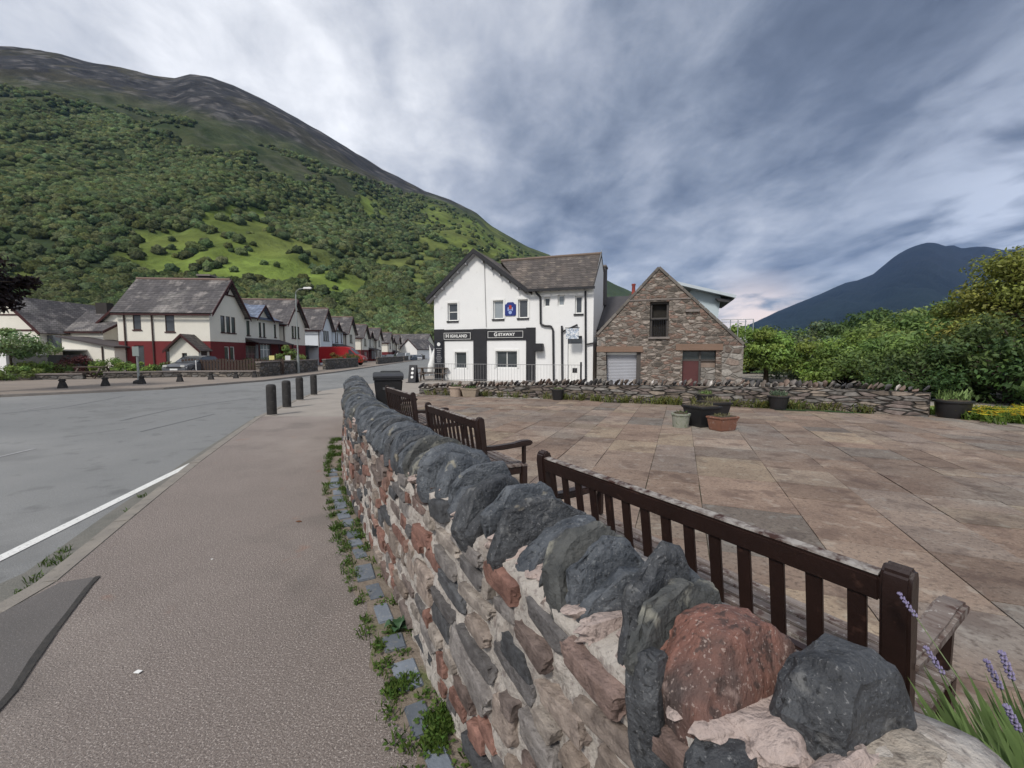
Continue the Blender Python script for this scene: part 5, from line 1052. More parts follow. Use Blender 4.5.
def middle_house(Y0, Y1, label, ze=5.1, zp=7.2, roof=roof_slate, low=None, upper=cream, zoff=0, group=None, detail=1, chim=True, porch=True, set_back=.5):
    """between two gables: ridge along the street, small dormer gable over two windows"""
    w = Y1-Y0-.7; p = front_at(Y0+.34)+Vector((-1, -.083, 0))*set_back; t = empty('terraced_house', (p.x, p.y, zoff), SA, label, 'house', group); dep = 6.4; cx = w*.5
    gw = 1.5; gp = ze+1.25
    hu = [(w*.12, w*.12+.6, 3.3, 4.7), (cx-.62, cx-.12, 3.25, 4.7), (cx+.22, cx+.72, 3.25, 4.7), (w*.84, w*.84+.5, 3.3, 4.7)]
    hl = [(.5, .5+w*.28, .7, 2.3), (w*.62, w*.62+1.0, 0, 2.2)]
    for zz0, zz1, m, hf, nm in ((-.3, 2.7, low or upper, hl, 'lower_wall'), (2.7, ze, upper, hu, 'upper_wall')):
        mb = MB(); wallface(mb, 0, w, zz0, zz1, hf, [], TFront); mb.add([(0, 0, zz0), (0, dep, zz0), (0, dep, zz1), (0, 0, zz1)], [(0, 1, 2, 3)]); mb.add([(w, 0, zz0), (w, dep, zz0), (w, dep, zz1), (w, 0, zz1)], [(0, 1, 2, 3)])
        if zz1 == ze: mb.add([(cx-gw, -.0, ze), (cx+gw, .0, ze), (cx, 0, gp)], [(0, 1, 2)])
        mb.build(nm, m, t)
    rf = MB(); slab_roof(rf, (0, -.35, ze-.05), (w, -.35, ze-.05), (w, dep/2, zp), (0, dep/2, zp)); slab_roof(rf, (0, dep/2, zp), (w, dep/2, zp), (w, dep+.3, ze), (0, dep+.3, ze)); r_ = rf.build('roof', roof, t)
    k = (gp+.12-ze)/gw; yb = (gp-ze)/((zp-ze)/(dep/2))+.3
    d = MB(); slab_roof(d, (cx, -.45, gp+.14), (cx, yb, gp+.14), (cx-gw-.3, -.2, ze-.1), (cx-gw-.3, -.45, ze-.1), .09); slab_roof(d, (cx+.001, -.45, gp+.14), (cx+.001, yb, gp+.14), (cx+gw+.3, -.2, ze-.1), (cx+gw+.3, -.45, ze-.1), .09); d.build('dormer_roof', roof, r_)
    bb = MB()
    for a, b in (((cx-gw-.3, ze-.1), (cx, gp+.16)), ((cx, gp+.16), (cx+gw+.3, ze-.1))): bb.prism([a, b, (b[0], b[1]-.24), (a[0], a[1]-.24)], -.50, -.451)
    bb.build('bargeboard', maroon_trim, t); MB().box(0, cx-gw-.3, -.46, -.36, ze-.16, ze-.04).box(cx+gw+.3, w, -.46, -.36, ze-.16, ze-.04).build('gutter', maroon_trim, t)
    if detail:
        for h in hu: window(TFront, h, t, frame=frame_dark, sill=maroon_trim, dep=.03)
        window(TFront, hl[0], t, frame=frame_white, bars=(2, 1), sill=None, glass=glass_grey); MB().box(hl[1][0]+.01, hl[1][1]-.01, .1, .16, 0, 2.19).build('front_door', frame_dark, t)
    if porch:
        lo = MB(); slab_roof(lo, (.1, -1.6, 2.55), (w-.1, -1.6, 2.55), (w-.1, .0, 3.05), (.1, .0, 3.05), .08); lo.build('porch_roof', mat('dark_lean_roof', (.06, .05, .05), (.08, .07, .07)), t)
        b2 = MB()
        for x in (.15, w*.30, w*.55, w*.8, w-.25): b2.box(x, x+.12, -1.5, -1.38, 0, 2.5)
        b2.build('porch_post', maroon_trim, t)
        bay = MB().box(w*.08, w*.34, -1.3, -.01, 0, .75).build('bay_base', low or upper, t); f = MB()
        for i in range(4): x = w*.08+(w*.26)*i/3; f.box(x-.03, x+.03, -1.32, -1.26, .76, 2.45)
        f.box(w*.08, w*.34, -1.315, -1.265, 1.9, 1.95); f.build('bay_window', frame_white, t); MB().box(w*.08+.02, w*.34-.02, -1.28, -.9, .76, 2.4).build('bay_glass', glass_grey, t)
    if chim: c = MB().box(.2, 1.1, dep/2-.5, dep/2+.5, zp-.3, zp+1.7).build('chimney', mat('dark_stack', (.035, .03, .03), (.05, .045, .04), 3), r_); MB().box(.1, 1.2, dep/2-.6, dep/2+.6, zp+1.702, zp+1.85).build('chimney_cap', stonesill, c)
    return t
GH = 'gabled houses along the village street'
h1 = gable_house(34.8, 5.3, 'large cream and maroon house with a gabled porch on its near side wall', low=maroon, detail=2, group=GH, dep=6.9, zp=7.75)
ph = [(.98, 1.36, .95, 1.6)]; PX = -1.35; Tp = lambda x, y, z: Vector((PX+y, x, z)); pm = MB(); a0, a1, ez, rz0 = .12, 2.25, 1.95, 2.95; k_ = (rz0-ez)/((a1-a0)/2); am = (a0+a1)/2
wallface(pm, a0, a1, 0, 4, ph, [(-k_, 1, ez-k_*a0), (k_, 1, ez+k_*a1)], Tp); pm.add([(PX, a0, 0), (-.001, a0, 0), (-.001, a0, ez), (PX, a0, ez)], [(0, 1, 2, 3)]); pm.add([(PX, a1, 0), (-.001, a1, 0), (-.001, a1, ez), (PX, a1, ez)], [(0, 1, 2, 3)])
pch = pm.build('side_porch', cream, h1); rf = MB(); e_ = .28; slab_roof(rf, (PX-.3, am, rz0+.12), (-.001, am, rz0+.12), (-.001, a0-e_, ez-e_*k_+.1), (PX-.3, a0-e_, ez-e_*k_+.1), .10); slab_roof(rf, (PX-.3, am+.001, rz0+.12), (-.001, am+.001, rz0+.12), (-.001, a1+e_, ez-e_*k_+.1), (PX-.3, a1+e_, ez-e_*k_+.1), .10); rf.build('porch_roof', roof_brown, pch)
q = MB()
for a, b in (((a0-e_, ez-e_*k_+.1), (am, rz0+.13)), ((am, rz0+.13), (a1+e_, ez-e_*k_+.1))): q.prism([a, b, (b[0], b[1]-.2), (a[0], a[1]-.2)], PX-.355, PX-.302, 'x')
q.build('porch_bargeboard', maroon_trim, pch); window(Tp, ph[0], h1, frame=frame_dark, sill=maroon_trim); MB().box(-1.05, -.35, a0-.03, a0-.002, 0, 1.8).build('porch_door', frame_dark, h1)
middle_house(40.1, 48.6, 'cream house with blue-grey roof, dark stack and small dormer gable, behind the street lamp', roof=roof_blue, low=maroon, zp=7.0, group=GH)
gable_house(48.6, 5.5, 'cream gabled house with maroon base, first gable right of the blue-grey roof', zp=7.75, low=maroon, group=GH)
wt = mat('bluish_white_render', (.70, .74, .78), (.64, .68, .72), 1)
h3 = gable_house(59.3, 4.9, 'white painted gabled house with an open garage, behind the red van', zp=7.8, upper=wt, low=wt, lowwin=False, group=GH)
MB().box(-3.6, -.01, .3, 5.5, 2.35, 2.6).box(-3.6, -3.4, .3, 5.5, 0, 2.349).build('carport', mat('carport_dark', (.05, .05, .055)), h3)
middle_house(64.2, 74-2.5, 'white terraced house with two dark porches, right of the white gabled house', upper=wt, low=wt, zp=7.0, group=GH, chim=False)
gable_house(71.5, 5.0, 'cream gabled house standing right after the white terrace', zp=7.6, group=GH, trip=2)
for k, (Ya, Yb, Yc, Yd, zo) in enumerate(((81.0, 85.8, 93.0, 97.8, -.35), (105.5, 110, 117, 121.5, -.7))):
    nm = ('second', 'third')[k]
    gable_house(Ya, Yb-Ya, 'cream and maroon gabled house opening the %s block up the street' % ('next', 'last')[k], zp=7.3, low=maroon, zoff=zo, group=GH, trip=2)
    middle_house(Yb, Yc, 'cream house with small dormer gable in the middle of the %s block' % ('next', 'last')[k], low=maroon, zp=6.9, zoff=zo, group=GH, chim=False)
    gable_house(Yc, Yd-Yc, 'cream gabled house closing the %s block up the street' % ('next', 'last')[k], zp=7.3, zoff=zo, group=GH, trip=2)
# long house closing the view at the end of the street
def simple_house(loc, rot, L_, dep, ze, zp, label, wallm=cream, roofm=roof_slate, wins=3, gable=False, group=None, chim=0, storeys=1, trim=maroon_trim):
    t = empty('house', loc, rot, label, 'house', group); hs = []
    for k in range(storeys):
        for i in range(wins): x = L_*(i+.5)/wins; hs.append((x-.4, x+.4, 1.0+2.3*k, 2.1+2.3*k))
    hs = [h for h in hs if h[3] < ze-.1]; mb = MB(); wallface(mb, 0, L_, -.3, ze, hs, [], TFront)
    for x in (0, L_): mb.add([(x, 0, -.3), (x, dep, -.3), (x, dep, ze), (x, dep/2, zp), (x, 0, ze)], [(0, 1, 2, 3, 4)])
    mb.add([(0, dep, -.3), (L_, dep, -.3), (L_, dep, ze), (0, dep, ze)], [(0, 1, 2, 3)]); mb.build('wall', wallm, t)
    rf = MB(); k = (zp-ze)/(dep/2); slab_roof(rf, (-.25, -.3, ze-.3*k+.1), (L_+.25, -.3, ze-.3*k+.1), (L_+.25, dep/2, zp+.1), (-.25, dep/2, zp+.1)); slab_roof(rf, (-.25, dep/2, zp+.1), (L_+.25, dep/2, zp+.1), (L_+.25, dep+.3, ze-.3*k+.1), (-.25, dep+.3, ze-.3*k+.1)); r_ = rf.build('roof', roofm, t)
    MB().box(-.2, L_+.2, -.42, -.32, ze-.3*k-.08, ze-.3*k+.02).build('gutter', trim, t); b = MB()
    for x in (-.30, L_+.252):
        for a, c in (((-.3, ze-.3*k+.1), (dep/2, zp+.12)), ((dep/2, zp+.12), (dep+.3, ze-.3*k+.1))): b.prism([a, c, (c[0], c[1]-.22), (a[0], a[1]-.22)], x, x+.048, 'x')
    b.build('bargeboard', trim, t)
    for h in hs: window(TFront, h, t, frame=frame_dark if wallm is cream else frame_white, sill=trim)
    for i in range(chim): x = L_*(i+.6)/(chim+.2); MB().box(x-.5, x+.5, dep/2-.35, dep/2+.35, zp-.3, zp+.9).build('chimney', MATS['dark_stack'], r_)
    return t
g = at(385, 350, 132); simple_house((g.x, g.y, -.8), R(-14), 13, 8, 4.6, 8.2, 'long cream house with wide grey roof closing the far end of the street', wins=4, storeys=2)
g = at(417, 350, 118); simple_house((g.x, g.y, -.8), R(62), 8, 6.0, 3.6, 6.2, 'small white gabled house at the far end of the street, left of the inn', wallm=white, wins=2)
# ---- group of cream houses at the far left
g = at(33, 372, 35.5); o = simple_house((g.x, g.y, 0), 0, 6.0, 7, 3.45, 5.15, 'low cream house with long dark slate roof at the left', wins=2, chim=1)
g = at(-22, 372, 33.5); t = empty('gabled_house', (g.x, g.y, 0), 0, 'cream timbered gable house at the left edge, behind the pale green tree', 'house'); w = 5.0
MB().prism([(0, 0), (w, 0), (w, 3.4), (w/2, 5.9), (0, 3.4)], 0, 7).build('wall', cream, t); rf = MB(); slab_roof(rf, (w/2, -.3, 6.05), (w/2, 7.2, 6.05), (-.4, 7.2, 3.15), (-.4, -.3, 3.15)); slab_roof(rf, (w/2+.001, -.3, 6.05), (w/2+.001, 7.2, 6.05), (w+.4, 7.2, 3.15), (w+.4, -.3, 3.15)); rf.build('roof', roof_slate, t)
q = MB()
for a, b in (((-.4, 3.15), (w/2, 6.07)), ((w/2, 6.07), (w+.4, 3.15))): q.prism([a, b, (b[0], b[1]-.28), (a[0], a[1]-.28)], -.36, -.305)
q.box(.2, w-.2, -.05, -.001, 3.3, 3.42).box(w*.25, w*.75, -.05, -.001, 4.5, 4.6).build('timber_trim', maroon_trim, t)
window(TFront, (w*.35, w*.65, 1.0, 2.2), t, frame=frame_dark, dep=-.09, sill=maroon_trim); MB().box(w+.05, w+1.1, .5, .6, 1.9, 3.0).build('dark_window', glass_dark, t)
g = at(104, 372, 37); t = empty('gabled_house', (g.x, g.y, 0), 0, 'narrow cream gable tucked behind the left end of the big maroon house', 'house'); w = 4.0
MB().prism([(-1.2, 0), (w, 0), (w, 3.2), (w/2-.4, 5.4), (-1.2, 3.2)], 0, 6).build('wall', cream, t); rf = MB(); slab_roof(rf, (1.6, -.3, 5.55), (1.6, 6.2, 5.55), (-1.6, 6.2, 2.95), (-1.6, -.3, 2.95)); slab_roof(rf, (1.601, -.3, 5.55), (1.601, 6.2, 5.55), (w+.3, 6.2, 3.0), (w+.3, -.3, 3.0)); rf.build('roof', roof_slate, t)
q = MB(); 
for a, b in (((-1.6, 2.95), (1.6, 5.57)), ((1.6, 5.57), (w+.3, 3.0))): q.prism([a, b, (b[0], b[1]-.22), (a[0], a[1]-.22)], -.36, -.305)
q.build('bargeboard', maroon_trim, t); MB().box(.1, .8, -.06, -.001, 1.3, 2.7).build('window', glass_dark, t)
g = at(64, 372, 33.2); t = empty('outhouse', (g.x, g.y, 0), 0, 'cream lean-to outhouse with dark mono-pitch roof in front of the low cream house', 'outbuilding')
w = 4.0; MB().prism([(0, 0), (w, 0), (w, 2.0), (0, 2.75)], 0, 3).build('wall', cream, t); slab_roof(MB(), (-.2, -.25, 2.93), (w+.25, -.25, 2.12), (w+.25, 3.2, 2.12), (-.2, 3.2, 2.93), .12).build('roof', MATS['dark_lean_roof'], t); MB().tube((w*.78, -.06, 0), (w*.78, -.06, 2.1), .05).build('drainpipe', frame_dark, t)
MB().box(-1.6, -.02, .6, 3, 0, 1.3).build('side_store', mat('pink_render', (.55, .47, .42), (.5, .43, .38)), t)
g = at(-20, 372, 30.2); t = empty('garage', (g.x, g.y, 0), 0, 'flat-roofed white garage with dark doors at the far left', 'outbuilding')
MB().box(0, 1.9, 0, 3, 0, 1.75).build('wall', white, t); MB().box(1.901, 4.6, .2, 3, 0, 1.45).build('garage_door', mat('garage_dark', (.035, .04, .04), (.06, .06, .06), 3), t); MB().box(-.1, 4.7, -.1, 3.1, 1.751, 1.86).build('roof', mat('flat_felt', (.4, .4, .38)), t); MB().box(1.902, 4.6, .19, .3, 1.452, 1.749).build('beam', white, t)
# ---- garden walls, hedges and fences
def poly_wall(name, pts, th, h, label, m=garden_stone, cat='wall', cap=None):
    t = empty(name, (*pts[0], 0), 0, label, cat); mb = MB(); cp = MB(); o = Vector((*pts[0], 0))
    for a, b in zip(pts, pts[1:]):
        a, b = Vector((*a, 0)), Vector((*b, 0)); d = (b-a).normalized(); n = Vector((-d.y, d.x, 0)); q = [a, b, b+n*th, a+n*th]
        mb.prism([tuple((v-o).xy) for v in q], -.05, h, 'z'); q = [a-n*.04, b-n*.04, b+n*(th+.04), a+n*(th+.04)]; cp.prism([tuple((v-o).xy) for v in q], h+.002, h+.08, 'z')
    mb.build('wall_body', m, t); cp.build('wall_cap', cap or stonesill, t); return t
poly_wall('garden_wall', [(-16.9, 28.9), (-17.35, 35.6), (-17.6, 39.0)], .3, .95, 'stone garden wall in front of the blue-grey roofed house', )
poly_wall('garden_wall', [(-17.75, 41.0), (-18.4, 51.5)], .3, .95, 'stone garden wall just left of the red van, beside the pavement')
poly_wall('garden_wall', [(-19.3, 62), (-21.2, 84)], .3, .9, 'long stone garden wall beyond the red van')
poly_wall('garden_wall', [(-22.0, 88), (-24.5, 122)], .3, .9, 'garden wall in front of the last houses, behind the parked cars')
poly_wall('low_wall', [(-60, 15), (-34, 24.2), (-26.5, 26.5)], .35, .28, 'long low dark wall at the back of the far pavement, left side')
poly_wall('low_wall', [(-25.6, 26.9), (-22.3, 28.8), (-16.95, 28.85)], .3, .34, 'dark stone boundary wall in front of the big maroon house')
fn = empty('timber_fence', (-23.5, 30.6, 0), R(10), 'dark timber fence panels at the foot of the big maroon house', 'fence'); f = MB()
for i in range(34): f.box(i*.2, i*.2+.15, 0, .04, .05, 1.15+.05*math.sin(i*.6))
f.build('fence_boards', mat('fence_brown', (.045, .03, .025), (.07, .05, .04), 6), fn); MB().box(0, 6.8, .041, .09, .9, 1.0).box(0, 6.8, .041, .09, .3, .4).build('fence_rail', MATS['fence_brown'], fn)
# ============================================================ TREES
def tree(name, loc, H, rx, rz_, label, m, seed, n=6000, ls=.16, clumps=26, trunk=.16, base=.25, cat='tree', group=None, lean=0.0, droop=.0, ragged=.35):
    """tapered trunk, limbs to every leaf clump, leaves as small faces through uneven clumps"""
    rr_ = np.random.default_rng(seed); r = random.Random(seed); t = empty(name, loc, 0, label, cat, group); tb = MB(); cz = H*(base+(1-base)/2); hz_ = H*(1-base)/2
    knee = Vector((lean*.4*H, r.uniform(-.1, .1)*H*.3, H*base)); top = Vector((lean*H*.8, 0, H*.82)); tb.tube((0, 0, -.1), knee, trunk*1.15, trunk*.8, 9); mid = knee.lerp(top, .5)+Vector((r.uniform(-.1, .1)*rx, 0, 0))
    tb.tube(knee, mid, trunk*.8, trunk*.45, 8); tb.tube(mid, top, trunk*.45, trunk*.12, 7); C = []
    for i in range(clumps):
        a = r.uniform(0, 6.283); u = r.uniform(-.95, 1.0); q = math.sqrt(max(0, 1-u*u)); k = r.uniform(.45, 1.0)**.7*(1+r.uniform(-ragged, ragged)*.6)
        wv = 1.0 if u < .2 else 1-.35*(u-.2)
        c = Vector((math.cos(a)*q*rx*k*wv+lean*H*.5, math.sin(a)*q*rx*k*wv, cz+u*hz_*k)); C.append(c)
        st = knee.lerp(top, min(.95, max(0, (c.z-knee.z)/(top.z-knee.z+.01)-.25))); m2 = st.lerp(c, .5)+Vector((0, 0, .06*H*r.uniform(-.2, 1))); tb.tube(st, m2, trunk*.30, trunk*.17, 5, False); tb.tube(m2, c, trunk*.17, trunk*.05, 5, False)
    tb.build('trunk', barkm, t, smooth=True)
    C = np.array([tuple(c) for c in C]); w = rr_.uniform(.5, 1.5, len(C)); w /= w.sum(); ci = rr_.choice(len(C), n, p=w); cr_ = rr_.uniform(.16, .34, len(C))*rx*1.25
    d = rr_.normal(size=(n, 3)); d /= np.linalg.norm(d, axis=1)[:, None]; rad = rr_.random(n)**.45
    P = C[ci]+d*(cr_[ci]*rad)[:, None]*np.array([1, 1, .62]); P[:, 2] -= droop*rr_.random(n)*cr_[ci]
    nrm = d+rr_.normal(size=(n, 3))*.8+np.array([0, 0, .7]); nrm /= np.linalg.norm(nrm, axis=1)[:, None]; up = rr_.normal(size=(n, 3)); a1 = np.cross(nrm, up); a1 /= np.linalg.norm(a1, axis=1)[:, None]; a2 = np.cross(nrm, a1)
    sz = ls*rr_.uniform(.55, 1.35, n)[:, None]; V = np.stack([P-a1*sz, P-a2*sz*.45+nrm*sz*.1, P+a1*sz, P+a2*sz*.45+nrm*sz*.1], 1).reshape(-1, 3); F = np.arange(4*n).reshape(n, 4)
    ct = rr_.uniform(.72, 1.3, len(C)); k = (ct[ci]*rr_.uniform(.7, 1.3, n))[:, None]; hue = rr_.uniform(.85, 1.18, (len(C), 1))[ci]; T = np.concatenate([k*hue, k, k*rr_.uniform(.7, 1.1, (n, 1))], 1)
    npmesh('crown', V, F, m, t, tint=T); return t
def tat(px, Y, z=0):
    p = at(px, 384, Y); return (p.x, p.y, z)
GT = 'trees beyond the plaza wall'
TR = [ # px, depth, H, rx, label, mat, n, leaf, base
 (1018, 15.5, 5.15, 2.35, 'tall golden green maple at the right edge, highest of the trees', leaf_gold, 24000, .085, .10),
 (1075, 15.0, 5.2, 3.0, 'golden maple running out of the picture at the right', leaf_gold, 14000, .085, .08),
 (972, 20, 4.2, 2.6, 'dense mid green tree just left of the golden maple', leaf_green, 12000, .13, .04),
 (1010, 13.6, 2.7, 2.0, 'dark leafy bush under the golden maple, behind the yellow flowers', leaf_dark, 9000, .10, .02),
 (915, 24, 4.3, 3.2, 'broad green tree behind the right end of the plaza wall', leaf_green, 12000, .14, .03),
 (925, 15.2, 1.9, 1.7, 'dark shrub close behind the plaza wall by the widest tub', leaf_dark, 8000, .09, .02),
 (868, 31, 4.6, 3.2, 'dark rounded tree in the middle of the right-hand trees', leaf_dark, 9000, .17, .05),
 (845, 21, 2.6, 2.0, 'low bright bush behind the plaza wall under the mountain', leaf_bright, 8000, .11, .02),
 (818, 34, 3.9, 2.2, 'slender grey green willow standing above its neighbours', leaf_blue, 7000, .16, .1),
 (795, 27, 2.9, 2.5, 'pale grey green bush right of the small orchard tree', leaf_blue, 8000, .13, .03),
 (766, 23.5, 2.75, 2.0, 'small spreading orchard tree with bare dark trunk by the barn', leaf_bright, 8500, .11, .30),
 (748, 34, 3.7, 2.6, 'bright green bush mass behind the barn corner', leaf_bright, 7000, .16, .05),
 (778, 44, 4.2, 3.6, 'distant bright green tree left of the willow', leaf_bright, 7000, .2, .05),
 (838, 48, 4.6, 4.4, 'distant green tree right of the willow', leaf_green, 7000, .2, .05),
 (890, 46, 5.0, 4.2, 'distant dark tree below the mountain slope', leaf_dark, 7000, .2, .05),
 (893, 18.5, 2.4, 2.2, 'mid green bush behind the plaza wall, left of the widest tub', leaf_green, 9000, .10, .02)]
for i, (px, Y, H, rx, lab, m, n, ls, base) in enumerate(TR):
    tree('broadleaf_tree' if H > 2.8 else 'bush', tat(px, Y, -.1), H, rx, 0, lab, m, 100+i, int(n*1.3), ls*.85, 60, .10+.012*H, base, 'tree' if H > 2.8 else 'bush', GT)
# distant line of woods across the glen floor
def far_wood(name, x0, x1, y0, y1, N, rad, m, seed, label):
    rg_ = np.random.default_rng(seed); var = blob_variants(6, 2, seed); Vs, Fs, Ts = [], [], []; b = 0
    for i in range(N):
        v, f = var[i % 6]; k = rg_.uniform(.5, 1.2)*rad; y = rg_.uniform(y0, y1); xr = rg_.uniform(x0, x1)*y
        Vs.append(v*k*np.array([1, 1, .85])+np.array([xr, y, -.5])); Fs.append(f+b); b += len(v); c = rg_.uniform(.7, 1.5); Ts.append(np.repeat([[c*rg_.uniform(.9, 1.2), c, c*.9]], len(f), 0))
    tag(npmesh(name, np.concatenate(Vs), np.concatenate(Fs), m, tint=np.concatenate(Ts), smooth=True), label, 'woodland', kind='stuff')
far_wood('glen_woodland', .45, 1.9, 60, 240, 700, 3.6, woodm, 31, 'distant woods across the flat glen floor below the blue mountain')
far_wood('street_end_woodland', -.95, .34, 136, 165, 260, 5.0, woodm, 32, 'belt of trees behind the houses at the foot of the hill')
# left: overhanging copper tree and small pale tree
tree('copper_tree', (-22.0, 17.2, 0), 6.3, 2.3, 0, 'dark copper-leaved tree overhanging the left edge', leaf_copper, 71, 9000, .13, 26, .22, .5)
tree('small_tree', tat(14, 27), 3.1, 2.0, 0, 'small pale green tree with thin stem at the far left, before the garage', leafmat('leaf_pale', (.19, .27, .12)), 72, 3800, .10, 26, .07, .42)
hz_list = [(12, 25.4, .8, 1.0, leaf_green, 'round clipped green shrub left of the garage'), (38, 27.5, .95, 1.5, leaf_bright, 'wide yellow green shrub behind the low dark wall'), (62, 28.5, .8, 1.2, leaf_green, 'dark green shrub right of the yellow green shrub'),
 (78, 29, 1.25, 1.3, leafmat('leaf_wine', (.10, .035, .04)), 'wine red flowering shrub before the outhouse'), (95, 29.5, 1.0, 1.0, leaf_dark, 'dark shrub right of the wine red one'), (112, 29.3, 1.15, 1.2, leaf_bright, 'bright lime green shrub below the outhouse corner'),
 (145, 29.5, .95, .9, leaf_bright, 'small lime green shrub behind the grey sign pole'), (128, 30.5, .9, 1.1, leaf_dark, 'low dark hedge between the two lime green shrubs'), (289, 38.5, 2.1, 1.2, leaf_green, 'green garden bush left of the street lamp'),
 (168, 31, .9, 1.3, leaf_dark, 'dark hedge left of the parked dark grey hatchback'), (262, 39, 1.3, 1.8, leaf_dark, 'dark hedge before the blue-grey roofed house'), (350, 52, 1.5, 1.6, leaf_dark, 'dark shrub in front of the red van'), (335, 50.5, 1.7, .8, leafmat('leaf_orange', (.22, .12, .04)), 'orange tinged shrub left of the red van')]
for i, (px, Y, H, rx, m, lab) in enumerate(hz_list):
    tree('garden_shrub', tat(px, Y), H, rx, 0, lab, m, 300+i, 2200, .075, 16, .04, .02, 'shrub', 'shrubs in the gardens over the road')
# ============================================================ VEHICLES
tyrem = mat('tyre', (.02, .02, .02), (.03, .03, .03), 20, .9); rimm = mat('wheel_rim', (.35, .36, .38), (.2, .2, .22), 20, .35, metal=.7)
lampm = mat('lamp_glass', (.55, .55, .52), (.4, .4, .4), 10, .15); tailm = mat('tail_lamp', (.30, .02, .02), (.2, .01, .01), 10, .25)
def vehicle(name, loc, rot, L_, w, prof, cab, paint, label, cat, wb=.22, wr=.31, group=None):
    """prof: side outline of the body (x,z); cab: glazed upper outline; x forward"""
    t = empty(name, loc, rot, label, cat, group); b = MB().prism(prof, -w/2, w/2).build('body', paint, t, bevel=.06, bseg=3)
    # tapered glasshouse
    if cab:
        vs = [(x, s*(w/2-.03-(z-cab[0][1])*.22), z) for s in (-1, 1) for x, z in cab]; n = len(cab); MB().add(vs, [tuple(range(n)), tuple(range(2*n-1, n-1, -1))]+[(i, i+n, (i+1) % n+n, (i+1) % n) for i in range(n)]).build('windows', glass_dark, t, bevel=.03)
        zt = max(z for x, z in cab); xs = [x for x, z in cab if z > zt-.02]; MB().prism([(min(xs)-.03, zt-.02), (max(xs)+.03, zt-.02), (max(xs)-.1, zt+.04), (min(xs)+.1, zt+.04)], -w/2+.13, w/2-.13).build('roof', paint, t, bevel=.02)
    for x in (-L_/2+L_*wb*.9, L_/2-L_*wb*.85):
        for s in (-1, 1):
            wh = MB().tube((x, s*(w/2-.2), wr), (x, s*(w/2+.02), wr), wr, wr, 20).build('wheel', tyrem, t, bevel=.03); MB().tube((x, s*(w/2+.021), wr), (x, s*(w/2+.03), wr), wr*.62, wr*.55, 14).build('rim', rimm, wh)
    for s in (-1, 1):
        MB().box(L_/2-.10, L_/2+.012, s*(w/2-.42), s*(w/2-.1), .62, .78).build('headlight', lampm, t, bevel=.02); MB().box(-L_/2-.012, -L_/2+.08, s*(w/2-.30), s*(w/2-.08), .68, .92).build('tail_light', tailm, t, bevel=.02)
    MB().box(L_/2+.001, L_/2+.02, -.26, .26, .42, .53).build('number_plate', frame_white, t)
    MB().box(L_/2-.02, L_/2+.014, -.5, .5, .56, .66).build('grille', blackpl, t); return t
def car(px, Y, rot, paint, label, L_=4.1, w=1.72, z=0, h=1.47, group='cars parked along the street'):
    e = L_/2; prof = [(-e, .28), (-e, .80), (-e+.12, .94), (e-1.15, .93), (e-.12, .74), (e, .62), (e, .30), (e-.2, .22), (-e+.2, .22)]
    cab = [(-e+.10, .935), (-e+.42, h-.03), (-e+.8, h), (e-2.15, h), (e-1.75, h-.04), (e-1.10, .93)]; return vehicle('parked_car', tat(px, Y, z), rot, L_, w, prof, cab, paint, label, 'car', group=group)
def paintmat(n, c): return mat(n, c, tuple(x*.85 for x in c), 2, .28, spec=.6)
red = paintmat('van_red', (.33, .018, .022)); silver = paintmat('car_silver', (.36, .37, .39)); blackc = paintmat('car_black', (.02, .02, .024)); whitec = paintmat('van_white', (.72, .73, .74)); bluec = paintmat('car_blue', (.045, .07, .13))
car(194, 31.2, R(-90), paintmat('car_grey', (.10, .105, .115)), 'dark grey hatchback parked nose-out in front of the maroon house porch', L_=3.6, h=1.36)
L_ = 5.6; e = L_/2; vt = empty('parked_van', (-22.0, 56.3, 0), R(2), 'long red panel van parked across the drive of the white gabled house', 'van')
MB().prism([(-e, .35), (-e, 2.25), (-e+.15, 2.42), (e-2.2, 2.42), (e-1.75, 2.28), (e-.85, 1.40), (e-.12, 1.12), (e, .95), (e, .35)], -.97, .97).build('body', red, vt, bevel=.08, bseg=3)
MB().prism([(e-1.82, 1.42), (e-1.82, 2.02), (e-1.60, 2.02), (e-1.02, 1.42)], -.985, .985).build('side_window', glass_dark, vt); MB().add([(e-1.68, -.80, 2.215), (e-1.68, .80, 2.215), (e-.93, .84, 1.50), (e-.93, -.84, 1.50)], [(0, 1, 2, 3)]).build('windscreen', glass_dark, vt)
for x in (-e+1.1, e-.95):
    for s in (-1, 1): wh = MB().tube((x, s*.80, .34), (x, s*.99, .34), .34, None, 20).build('wheel', tyrem, vt); MB().tube((x, s*.991, .34), (x, s*1.0, .34), .2, None, 14).build('rim', rimm, wh)
for s in (-1, 1): MB().box(e-.12, e+.01, s*.55, s*.88, .78, 1.0).build('headlight', lampm, vt, bevel=.02); MB().box(-e-.012, -e+.03, s*.80, s*.94, 1.0, 1.5).build('tail_light', tailm, vt)
MB().box(-e+.3, e-2.0, -.982, -.972, .55, .72).build('side_rubbing_strip', blackpl, vt); MB().box(e-.02, e+.02, -.8, .8, .38, .6).build('bumper', blackpl, vt)
car(391, 84, R(-88), blackc, 'black car parked facing us up the street, left of the white van', z=-.2)
L_ = 5.0; e = L_/2; vehicle('parked_van', tat(403, 92, -.3), R(-92), L_, 1.95, [(-e, .35), (-e, 1.15), (-e, 1.95), (e-1.9, 1.95), (e-1.0, 1.15), (e-.1, .95), (e, .7), (e, .35)], [(e-2.0, 1.2), (e-1.9, 1.90), (e-1.75, 1.955), (e-1.70, 1.955), (e-.93, 1.16)], whitec, 'white van parked up the street between two dark cars', 'van')
